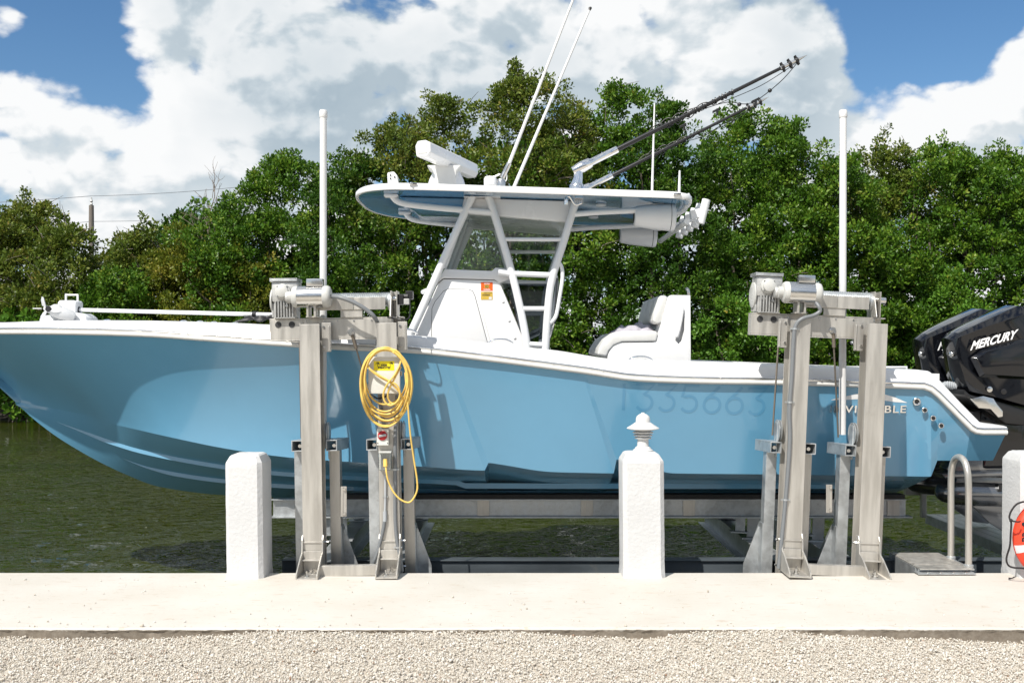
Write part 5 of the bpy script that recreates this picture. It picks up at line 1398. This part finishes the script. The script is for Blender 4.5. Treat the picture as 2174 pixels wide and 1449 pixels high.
cond('conduit', LT_, [P(843, 838, 5.405), P(839, 920, 5.405), P(838.5, 1020, 5.405), P(839, 1100, 5.405), P(843, 1150, 5.405), P(851, 1190, 5.40), P(854, 1212, 5.40)], .0130, 'conduit', (.30, .71))
cond('conduit', LT_, [P(805, 838, 5.412), P(809, 870, 5.412), P(815, 900, 5.412), P(817, 930, 5.412)], .0130, 'conduit')
cond('conduit', LT_, [P(787, 835, 5.412), P(800, 845, 5.40), P(815, 843, 5.40), P(825, 835, 5.41)], .006, 'blackplastic')

# control box, switch and outlet on the left tower (authored in world space, brought into the tower's frame)
def tow(name, mb, m, parent, t=LT_, **kw):
    mi = Matrix.Rotation(-t.rotation_euler.y, 4, 'Y')
    mb.v = [mi @ (v - t.location) for v in mb.v]
    return obj(name, mb, m, parent, **kw)
def pbox(a, b, Y0, Y1):
    p, q = P(a[0], b[1], Y0), P(b[0], a[1], Y0); m_ = MB(); m_.box((p.x, Y0, p.z), (q.x, Y1, q.z)); return m_
box = tow('control_box', pbox((784, 760), (847, 833), 5.285, 5.40), M['boxgrey'], LT_, bevel=.008, smooth=40)
tow('box_lid', pbox((782, 757), (849, 835), 5.262, 5.284), M['boxgrey'], box, bevel=.006, smooth=40)
tow('yellow_sticker', pbox((793.5, 766), (837, 786), 5.2605, 5.2615), M['sticker'], box)
def tpx(body, x0, y0, x1, y1, Y, **kw): return text_px(body, x0, y0, x1, y1, Y, **kw)
tow('sticker_lettering', tpx('GEM', 809, 772.5, 822, 777.2, 5.2595, offset=.05), M['ink'], box)
tow('sticker_lettering', tpx('REMOTES', 803, 777.6, 829, 782.6, 5.2595, offset=.05), M['ink'], box)
tow('sticker_lettering', tpx('WIRELESS LIFT CONTROLS', 803, 783.6, 829, 784.8, 5.2595), M['ink'], box) if False else None
for cx_, sgn in ((801, 1), (830, -1)):
    mb = MB()
    c = P(cx_, 771.5, 5.2595)
    for a in (20, 60, 110, 150, -15, 195):
        d_ = Vector((math.cos(R(a)), 0, math.sin(R(a)))); s_ = Vector((-d_.z, 0, d_.x)); l = .019
        mb.add([c, c + d_ * l * .55 + s_ * .0035 + Vector((0, 0, .002)), c + d_ * l - Vector((0, 0, .006)), c + d_ * l * .5 - s_ * .0015], [(0, 1, 2, 3)])
    mb.add([c + Vector((-.0012, 0, 0)), c + Vector((.0012, 0, 0)), c + Vector((.004 * sgn + .001, 0, -.022)), c + Vector((.004 * sgn - .002, 0, -.022))], [(0, 1, 2, 3)])
    tow('palm_emblem', mb, M['ink'], box)
for a, b in ((785, 760), (846, 760), (785, 832), (846, 832)):
    mb = MB(); mb.lathe([(.006, 0), (.005, .003)], P(a, b, 5.262), (0, -1, 0), 8); tow('lid_screw', mb, M['steel'], box)
for b in (775, 815):
    tow('lid_hinge', pbox((780, b), (784, b + 8), 5.270, 5.30), M['boxgrey'], box, bevel=.002)
mb = MB(); q = P(849, 793, 5.30); mb.box((q.x, 5.29, q.z - .015), (q.x + .018, 5.32, q.z + .015)); mb.tube([q + Vector((.01, -.02, -.012)), q + Vector((.014, -.02, .02))], .006, 6); tow('lid_latch', mb, M['steel'], box, bevel=.002)
sw = tow('isolator_switch', pbox((800, 910), (825, 945), 5.372, 5.418), M['boxgrey'], LT_, bevel=.004)
mb = MB(); mb.lathe([(.034, 0), (.034, .006), (.030, .009)], P(812, 924, 5.371), (0, -1, 0), 24); dial = tow('switch_dial', mb, M['red'], sw, smooth=40)
mb = MB(); q = P(812, 924, 5.36); mb.obox(q, Vector((.027, 0, .005)), Vector((0, .008, 0)), Vector((-.001, 0, .008))); tow('switch_handle', mb, M['galv'], sw, bevel=.003)
mb = MB(); q = P(811.5, 939, 5.3715); text_on(mb, 'ISOLATOR', P(804, 939, 5.371).x, P(820, 939, 5.371).x, P(804, 937, 5.371).z, P(804, 935, 5.371).z, lambda x, z, l: Vector((x, 5.3715, z)))if False else None
for a, b in ((802, 940), (823, 940)):
    mb = MB(); mb.lathe([(.004, 0), (.004, .002)], P(a, b, 5.371), (0, -1, 0), 8); tow('screw', mb, M['ink'], sw)
ob = tow('outlet_box', pbox((805, 961), (829, 997), 5.375, 5.418), M['boxgrey'], LT_, bevel=.006, smooth=40)
tow('outlet_plate', pbox((809, 968), (825, 990), 5.370, 5.3745), M['bell'], ob, bevel=.001)
tow('outlet_socket', pbox((813, 972), (821, 988), 5.366, 5.3695), M['boxgrey'], ob, bevel=.001)
tow('outlet_cover', pbox((803.5, 959), (830.5, 999), 5.330, 5.3655), M['clearlid'], ob, bevel=.010)
tow('outlet_hood', pbox((803.5, 958), (830.5, 961.5), 5.328, 5.376), M['bell'], ob, bevel=.004)

# yellow extension cord, looped over the control box
pts = []
rng = np.random.default_rng(4)
YC = 5.235
nl = 8
for k in range(nl):
    rx = 55 - [0, 3, 7, 2, 11, 5, 1, 9][k]; ry = 84 - [0, 5, 12, 3, 26, 8, 2, 17][k]
    cy = 820 + [0, -4, -9, 1, -19, -4, 2, -13][k]
    for a in np.linspace(0, 2 * math.pi, 17)[:-1]:
        a2 = a + math.pi / 2
        wob = 1 + .022 * math.sin(3 * a + k * 1.9)
        px = 819 + rx * wob * math.cos(a2) * (1 + .05 * math.sin(a2)); py = cy - ry * wob * math.sin(a2) * (1 if math.sin(a2) < 0 else .98)
        yy = YC - .012 * math.sin(k * 2.1 + a) - .004 * k
        if math.sin(a2) < -.5: yy += .09
        pts.append(P(px, py, yy))
cord = thing('extension_cord', 'yellow extension cord coiled over the control box on the left lift', 'cord', P(819, 735, YC))
mb = MB(); mb.tube(smooth_path(pts, 5), .0068, 8); obj('cord_coil', mb, M['yellow'], cord, smooth=60)
mb = MB()
lp = [P(779, 765, YC), P(783, 780, YC - .01), P(800, 793, YC - .015), P(826, 808, YC - .03), P(843, 818, YC - .03), P(849, 836, YC - .02), P(843, 852, YC - .015), P(828, 860, YC - .015), P(817, 852, YC - .015), P(814, 836, YC - .02), P(822, 815, YC - .045), P(838, 795, YC - .04), P(850, 770, YC - .02), P(852, 756, YC - .01)]
mb.tube(smooth_path(lp, 6), .0068, 8)
lp = [P(779, 768, YC + .01), P(786, 784, YC - .02), P(806, 800, YC - .01), P(830, 813, YC - .02), P(852, 838, YC), P(850, 850, YC), P(838, 858, YC), P(826, 850, YC), P(824, 832, YC - .02), P(836, 806, YC - .03), P(851, 778, YC - .01)]
mb.tube(smooth_path(lp, 6), .0068, 8)
lp = [P(785, 865, YC + .04), P(800, 875, YC + .05), P(822, 879, YC + .06), P(840, 872, YC + .05), P(852, 855, YC + .03), P(862, 835, YC + .01)]
mb.tube(smooth_path(lp, 6), .0068, 8)
obj('cord_loop', mb, M['yellow'], cord, smooth=60)
mb = MB()
lp = [P(860, 790, YC - .01), P(866, 860, YC - .01), P(871, 920, YC + .02), P(878, 970, YC + .06), P(885.5, 1020, YC + .08), P(884, 1045, YC + .08), P(870, 1065, YC + .08), P(851, 1060, YC + .08), P(835, 1043, YC + .08), P(824, 1020, YC + .08), P(820, 1000, YC + .08), P(818.5, 985, YC + .10)]
mb.tube(smooth_path(lp, 7), .0062, 8); obj('cord_tail', mb, M['yellow'], cord, smooth=60)
mb = MB(); mb.tube([P(818.5, 990, YC + .095), P(818, 974, YC + .105)], .016, 10); obj('cord_plug', mb, M['yellow'], cord, smooth=50)

# ------------------------------------------------------------------ cradle that carries the boat
cr = thing('lift_cradle', 'aluminium cradle with long bunk beam carrying the boat hull above the water', 'boat cradle', (.5, 6.2, -.2))
for t, X0, zo in ((LT_, -1.151, .0), (RT_, 2.279, -.033)):
    rt = Matrix.Rotation(t.rotation_euler.y, 4, 'Y')
    def L2W(v): return rt @ Vector(v) + t.location
    for s in (-1, 1):
        for e in (-1, 1):
            x = .272 * s + .125 * e
            h = .0405; y0, y1 = 5.50, 5.83; zc = .905 + zo; th = .007
            mb = MB(); toe = .035 * (1 if X0 < 0 else -1)
            def W(v): return L2W((v.x + (v.y - y0) / (y1 - y0) * toe, v.y, v.z + (v.y - y0) * -.03))
            b = MB()
            b.box((x - h, y0, zc + h - th), (x + h, y1, zc + h)); b.box((x - h, y0, zc - h), (x + h, y1, zc - h + th))
            b.box((x - h, y0, zc - h + th + .0005), (x - h + th, y1, zc + h - th - .0005)); b.box((x + h - th, y0, zc - h + th + .0005), (x + h, y1, zc + h - th - .0005))
            b.v = [W(v) for v in b.v]; arm = obj('carriage_tube', b, M['galv'], cr, bevel=.0015)
            b = MB(); b.lathe([(.014, 0), (.014, .06)], (x + .006, y0 + .05, zc - .004), (0, 1, 0), 8); b.v = [W(v) for v in b.v]; obj('tube_bolt', b, M['steel'], arm)
            # upright below the tube
            b = MB(); xo = x + (.004 if e > 0 else -.004)
            b.box((xo - .038, 5.60, -.45), (xo + .038, 5.608, zc - h - .002)); b.box((xo - .038, 5.690, -.45), (xo + .038, 5.698, zc - h - .002)); b.box((xo - .038 if e < 0 else xo + .031, 5.6085, -.45), (xo - .031 if e < 0 else xo + .038, 5.6895, zc - h - .002))
            b.v = [L2W(v) for v in b.v]; obj('carriage_upright', b, M['alu'] if e > 0 else M['galv'], cr, bevel=.0015)
        b = MB(); b.box((.272 * s - .125, 5.72, .86 + zo), (.272 * s + .125, 5.73, .94 + zo)); b.v = [L2W(v) for v in b.v]; obj('carriage_tie', b, M['galv'], cr, bevel=.002)
        # triangular gusset plates towards the arm
        for e in ((1,) if X0 < 0 else (-1,)):
            b = MB(); xg = .272 * s + e * .168
            b.prismx([(5.61, .30), (5.72, .30), (6.08, -.02), (6.08, -.20), (5.61, -.20)], xg - .004, xg + .004)
            b.prism([(xg, .26), (xg + e * .012, .26), (xg + e * .11, -.02), (xg + e * .11, -.25), (xg, -.25)], 5.712, 5.720)
            b.v = [L2W(v) for v in b.v]; obj('arm_gusset', b, M['galv'], cr, bevel=.001)
        # cantilever arm under the boat
        b = MB(); x = .272 * s; y0, y1 = 5.735, 8.7
        b.box((x - .075, y0, .000), (x + .075, y1, .010)); b.box((x - .075, y0, -.200), (x + .075, y1, -.190)); b.box((x - .006, y0, -.1895), (x + .006, y1, -.0005))
        b.v = [L2W((v.x, v.y, v.z)) for v in b.v]; obj('cradle_arm', b, M['galv'], cr, bevel=.002)
        # bunk stands
        for yy in (6.62, 7.62):
            b = MB(); b.box((x - .10, yy - .05, .011), (x + .10, yy + .05, .024)); b.box((x - .05, yy - .006, .025), (x + .05, yy + .006, .21)); b.box((x - .16, yy - .06, .08), (x - .08, yy - .052, .205)); b.box((x - .20, yy - .08, .066), (x - .05, yy + .02, .077))
            b.v = [L2W(v) for v in b.v]; obj('bunk_stand', b, M['galv'], cr, bevel=.002)
    # guard strip plate with two bolts beside one upright
    px, py0, py1 = (729, 1032, 1096) if X0 < 0 else (1760, 1028, 1088)
    b = MB(); a = P(px - 6, py1, 5.585); c = P(px + 7, py0, 5.585); b.box((a.x, 5.585, a.z), (c.x, 5.591, c.z)); b.box((a.x + .012, 5.580, a.z), (a.x + .02, 5.5845, c.z)); sp_ = obj('guide_shoe', b, M['alu'], cr, bevel=.002)
    for f in (.1, .9):
        b = MB(); b.lathe([(.012, 0), (.011, .008)], (a.x + .03, 5.580, a.z + (c.z - a.z) * f), (0, -1, 0), 8); obj('bolt', b, M['steel'], sp_)
for Yc, ps in ((6.56, 1), (7.68, -1)):
    xa, xb = P(578, 1070, 6.56).x, P(1927, 1070, 6.56).x
    ztop, zbot = P(0, 1060, 6.56).z, P(0, 1094, 6.56).z
    b = MB(); b.box((xa, Yc - .06, zbot - .012), (xb + .02, Yc + .06, zbot)); b.box((xa, Yc - .05, ztop), (xb - .03, Yc + .05, ztop + .010)); b.box((xa + .01, Yc - .008, zbot + .0005), (xb - .02, Yc + .004, ztop - .0005))
    bk = obj('bunk_beam', b, M['galv'], cr, bevel=.002)
    b = MB(); b.box((xa + .6, Yc - .055, ztop + .0105), (xb - .04, Yc + .055, ztop + .050)); obj('bunk_board', b, M['carpet'], bk, bevel=.008)
    for px in (1026, 1246, 1462, 1895, 640):
        c = P(px, 1075, 6.56).x; b = MB(); b.box((c - .05, Yc - .022, zbot + .001), (c + .05, Yc - .0085, ztop - .001)); obj('splice_plate', b, M['alu'], bk, bevel=.002)
# lower cross beam close to the dock wall
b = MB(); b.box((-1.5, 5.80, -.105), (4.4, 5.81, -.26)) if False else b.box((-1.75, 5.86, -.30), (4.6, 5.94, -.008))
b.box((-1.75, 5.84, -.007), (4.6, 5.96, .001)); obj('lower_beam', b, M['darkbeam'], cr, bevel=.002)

# guide poles
for px, pyb, Y, lb in ((686, 920, 5.76, 'white guide pole with rounded cap behind the left lift motor'), (1789.5, 922, 5.76, 'white guide pole with rounded cap between the posts of the right lift')):
    b0 = P(px - (1 if px > 1000 else 0), pyb, Y); t0 = P(px + .5, 238, Y)
    g = thing('guide_pole', lb, 'pole', b0, 'white guide poles')
    mb = MB(); mb.tube([b0, b0.lerp(t0, .5), t0], .0262, 20); obj('pole_shaft', mb, M['pvc'], g, smooth=50)
    mb = MB(); mb.lathe([(.0285, -.035), (.031, -.03), (.031, .012), (.026, .022), (.01, .026)], t0 - Vector((0, 0, .008)), (0, 0, 1), 20); obj('pole_cap', mb, M['pvc'], g, smooth=40)

# ================================================================== DOCK THINGS
def pylon(x0, x1, y0, y1, ztop, label, slant=(0, 0)):
    t = thing('dock_pylon', label, 'pylon', ((x0 + x1) / 2, (y0 + y1) / 2, 0), 'white concrete dock pylons')
    rng = np.random.default_rng(int(abs(x0) * 100)); cxp, cyp = (x0 + x1) / 2, (y0 + y1) / 2
    rx, ry = (x1 - x0) / 2, (y1 - y0) / 2; ch = .030
    mb = MB(); base = []
    def ringp(k, z, cc):
        pts = []
        X, Y = rx * k, ry * k
        pts = [(X - cc, -Y), (X, -Y + cc), (X, Y - cc), (X - cc, Y), (-X + cc, Y), (-X, Y - cc), (-X, -Y + cc), (-X + cc, -Y)]
        # subdivide sides
        o = []
        for i in range(8):
            p, q = Vector(pts[i]), Vector(pts[(i + 1) % 8]); m = 7 if (q - p).length > cc * 2 else 1
            for j in range(m): o.append(p.lerp(q, j / m))
        return [Vector((cxp + p.x + slant[0] * z + rng.normal(0, .0006), cyp + p.y + rng.normal(0, .0006), z + rng.normal(0, .0006))) for p in o]
    lv = [(1.03, -.75), (1.03, -.02), (1.035, .004), (1.01, .03), (1.0, .07)] + [(1.0, z) for z in np.linspace(.12, ztop - .10, 14)] + [(.995, ztop - .062), (.97, ztop - .050), (.80, ztop - .008), (.70, ztop), (.35, ztop + .002), (.02, ztop + .003)]
    rs = [ringp(k, z, ch * min(1, k) if k > .5 else ch * k) for k, z in lv]
    nn = len(rs[0])
    mb.add([p for r_ in rs for p in r_], [(i * nn + j, i * nn + (j + 1) % nn, (i + 1) * nn + (j + 1) % nn, (i + 1) * nn + j) for i in range(len(rs) - 1) for j in range(nn)] + [tuple((len(rs) - 1) * nn + j for j in range(nn))])
    obj('pylon_block', mb, M['stucco'], t, smooth=18)
    return t
pylon(-2.000, -1.742, 5.205, 5.53, .858, 'white stucco dock pylon at left, standing alone without a lamp', (-.012, 0))
pylon(.782, 1.072, 5.215, 5.54, .868, 'white stucco dock pylon in the middle with a white lamp on top', (-.008, 0))
pylon(3.560, 3.855, 5.205, 5.53, .870, 'white stucco dock pylon at the right edge with the orange buoy hung on it', (.004, 0))
lx = P(1365, 965, 5.43).x; lz = .870; 
mb = MB(); mb.lathe([(.072, -.004), (.072, .008), (.060, .014), (.055, .026), (.042, .034)], (lx, 5.43, lz), (0, 0, 1), 24)
lamp = thing('pier_lamp', 'small white pier lamp with conical shade on the middle pylon', 'lamp', (lx, 5.43, lz))
obj('lamp_base', mb, M['lampwhite'], lamp, smooth=40)
mb = MB(); mb.lathe([(.042, .034), (.040, .085), (.05, .088)], (lx, 5.43, lz), (0, 0, 1), 24); obj('lamp_neck', mb, M['lampwhite'], lamp, smooth=40)
for z, r in ((.088, .058), (.108, .066), (.128, .072)):
    mb = MB(); mb.lathe([(.045, z), (r, z), (r + .004, z + .006), (r * .92, z + .012), (.045, z + .0125)], (lx, 5.43, lz), (0, 0, 1), 24); obj('lamp_louvre', mb, M['lampwhite'], lamp, smooth=40)
mb = MB(); mb.lathe([(.04, .100), (.04, .15)], (lx, 5.43, lz), (0, 0, 1), 16); obj('lamp_glass', mb, M['lampwhite'], lamp)
mb = MB(); mb.lathe([(.060, .146), (.112, .158), (.117, .163), (.112, .168), (.085, .184), (.058, .203), (.052, .207), (.051, .232), (.044, .25), (.025, .264), (.014, .267), (.012, .275), (.002, .276)], (lx, 5.43, lz), (0, 0, 1), 32); obj('lamp_shade', mb, M['lampwhite'], lamp, smooth=45)

# rescue ring leaning on the right pylon
rc = P(2241, 1141, 5.13); RR, rr = .228, .068
buoy = thing('life_ring', 'orange red life ring with a dark rope hung on the right pylon', 'life ring', (rc.x, rc.y + .06, rc.z))
mb = MB(); npts = 64
mb.tube([rc + RR * Vector((math.cos(a), 0, math.sin(a))) for a in np.linspace(0, 2 * math.pi, npts + 1)[:-1]], rr, 22, closed=True)
# flatten the ring front to back
for i, v in enumerate(mb.v): mb.v[i] = Vector((v.x, rc.y + (v.y - rc.y) * .72, v.z))
obj('ring_body', mb, M['buoy'], buoy, smooth=60)
for ac in (195, 15, 105, 285):
    mb = MB(); rows = []
    for a in np.linspace(ac - 5.5, ac + 5.5, 5):
        d_ = Vector((math.cos(R(a)), 0, math.sin(R(a)))); row = []
        for b in np.linspace(-75, 75, 11):
            q = d_ * (RR + (rr + .002) * math.sin(R(b))) ; row.append(rc + Vector((q.x, -(rr + .002) * math.cos(R(b)) * .72, q.z)))
        rows.append(row)
    mb.grid(rows); obj('reflective_band', mb, M['tape'], buoy, smooth=60)
def ring_text(body, a0, a1, lo=-.030, hi=.030):
    def f(x, z, l):
        a = R(a0 + (a1 - a0) * x); r_ = RR + lo + (hi - lo) * z; d_ = Vector((math.cos(a), 0, math.sin(a)))
        b = math.asin(max(-1, min(1, (r_ - RR) / rr))); return rc + d_ * r_ + Vector((0, -(rr * math.cos(b) * .72 + .003), 0))
    mb = MB(); text_on(mb, body, 0, 1, 0, 1, f, offset=.02); return mb
obj('ring_lettering', ring_text('PROBLEM', 184, 118), M['ink'], buoy)
for ac in (157, 22, 240, 300):
    mb = MB(); d_ = Vector((math.cos(R(ac)), 0, math.sin(R(ac)))); c = rc + d_ * (RR + .035) + Vector((0, -.045, 0))
    mb.lathe([(.012, -.006), (.014, 0), (.012, .003)], c, (0, -1, 0), 12); obj('rope_eye', mb, M['rope'], buoy, smooth=50)
rp = [P(2184, 1064, 5.09), P(2172, 1064.5, 5.08), P(2158, 1070, 5.07), P(2147, 1084, 5.065), P(2143, 1097, 5.06), P(2146, 1105, 5.05), P(2147, 1112, 5.05), P(2146, 1130, 5.05), P(2144, 1158, 5.06), P(2138, 1178, 5.07), P(2137, 1190, 5.07), P(2142, 1200, 5.07), P(2152, 1204, 5.06), P(2166, 1205, 5.05), P(2180, 1206, 5.05)]
mb = MB(); mb.tube(smooth_path(rp, 6), .0065, 7)
mb.tube(smooth_path([P(2146, 1104, 5.05), P(2153, 1106, 5.035), P(2161, 1107, 5.03), P(2166, 1106, 5.045)], 5), .006, 7)
mb.tube(smooth_path([P(2153, 1224, 5.18), P(2148, 1226.5, 5.18), P(2141, 1226, 5.19)], 5), .004, 6)
mb.lathe([(.004, -.012), (.012, -.006), (.012, .006), (.004, .012)], P(2146.5, 1104, 5.05), (0, 0, 1), 8)
obj('grab_rope', mb, M['rope'], buoy, smooth=60)

# dock ladder: boarding platform with a looped handrail
lad = thing('dock_ladder', 'aluminium boarding step with looped handrail at the dock edge by the stern', 'ladder', (3.06, 5.45, 0))
mb = MB(); mb.box((2.90, 5.335, .034), (3.275, 5.93, .042)); stp = obj('step_plate', mb, M['alu'], lad, bevel=.002)
for i in range(18):
    mb = MB(); mb.box((2.915, 5.48 + i * .024, .0425), (3.245, 5.494 + i * .024, .047)); obj('tread_rib', mb, M['alu'], stp, bevel=.001)
mb = MB(); mb.box((2.898, 5.415, -.22), (2.905, 5.93, .0335)); mb.box((3.270, 5.415, -.22), (3.277, 5.93, .0335)); mb.box((2.9055, 5.415, -.20), (3.2695, 5.422, .0335)); mb.box((2.9055, 5.924, -.20), (3.2695, 5.931, .0335)); obj('step_side', mb, M['galv'], lad, bevel=.002)
mb = MB(); mb.box((2.875, 5.30, .008), (3.285, 5.395, .016)); mb.box((2.90, 5.372, .0165), (3.26, 5.378, .0335)); obj('hinge_flange', mb, M['galv'], lad, bevel=.002)
for x in (2.95, 3.04, 3.13, 3.22):
    mb = MB(); mb.lathe([(.010, .016), (.009, .023)], (x, 5.325, 0), (0, 0, 1), 8); obj('bolt', mb, M['steel'], lad)
hx = P(2036, 1000, 5.5).x
loop_ = [(3.285, 5.725, .0), (3.285, 5.725, .58), (3.285, 5.715, .69), (3.285, 5.67, .775), (3.285, 5.58, .81), (3.285, 5.49, .785), (3.285, 5.44, .71), (3.285, 5.425, .60), (3.285, 5.425, .03)]
mb = MB(); pp_ = smooth_path(loop_[1:-1], 7); mb.tube([Vector(loop_[0])] + pp_ + [Vector(loop_[-1])], .0235, 16); obj('handrail', mb, M['alu'], lad, smooth=50)
mb = MB()
for y in (5.725, 5.425): mb.lathe([(.034, .030), (.034, .052), (.026, .058)], (3.285, y, 0), (0, 0, 1), 16)
mb.box((3.279, 5.39, .020), (3.312, 5.75, .0295)); obj('rail_socket', mb, M['galv'], lad, smooth=40)
for i, z in enumerate((-.45, -.75)):
    mb = MB(); mb.box((2.90, 5.44, z), (3.22, 5.52, z + .03)); obj('ladder_step', mb, M['alu'], lad, bevel=.002)

# catwalk plank beyond the ladder, running out from the lift under the outboards
cw = thing('catwalk', 'aluminium catwalk plank on the lift below the outboards at right', 'catwalk', (4.2, 6.8, -.1))
for i in range(5):
    mb = MB(); x = 4.09 + i * .094; mb.box((x, 6.02, -.040), (x + .088, 8.2, -.020)); obj('plank', mb, M['alu'], cw, bevel=.003)
mb = MB(); mb.box((4.080, 6.02, -.11), (4.089, 8.2, -.022)); mb.box((4.562, 6.02, -.11), (4.571, 8.2, -.022)); mb.box((4.090, 6.02, -.11), (4.561, 6.03, -.042)); obj('side_rail', mb, M['galv'], cw, bevel=.002)
mb = MB(); a = P(1954, 1097, 8.15); c = P(1964, 1036, 8.15); mb.box((a.x, 8.11, a.z), (c.x, 8.17, c.z)); mb.box((P(1922, 0, 8.2).x, 8.18, P(0, 1050, 8.2).z), (P(1992, 0, 8.2).x, 8.25, P(0, 1026, 8.2).z)); obj('catwalk_post', mb, M['alu'], cw, bevel=.003)


# the pale house across the gravel behind the viewpoint, seen only as a reflection in the gloss black cowls
hs_ = thing('house', 'pale two storey house behind the viewpoint, mirrored in the black outboard cowls', 'house', (3, -19, 0))
mb = MB(); mb.box((-9, -26, -.1), (14, -19, 5.8)); obj('wall', mb, M['white'], hs_)
mb = MB(); mb.prism([(-10, 5.81), (15, 5.81), (12, 7.6), (-7, 7.6)], -26.5, -18.4); obj('roof', mb, M['wood'], hs_)
for i in range(6):
    for z0_ in (.6, 3.5):
        mb = MB(); x_ = -7.5 + i * 3.6; mb.box((x_, -18.99, z0_), (x_ + 1.7, -18.95, z0_ + 1.7)); wf = obj('window', mb, M['printwhite'], hs_)
        for j in (0, 1):
            mb = MB(); mb.box((x_ + .08 + j * .80, -18.949, z0_ + .08), (x_ + .82 + j * .80, -18.94, z0_ + 1.62)); obj('window_pane', mb, M['black'], wf)
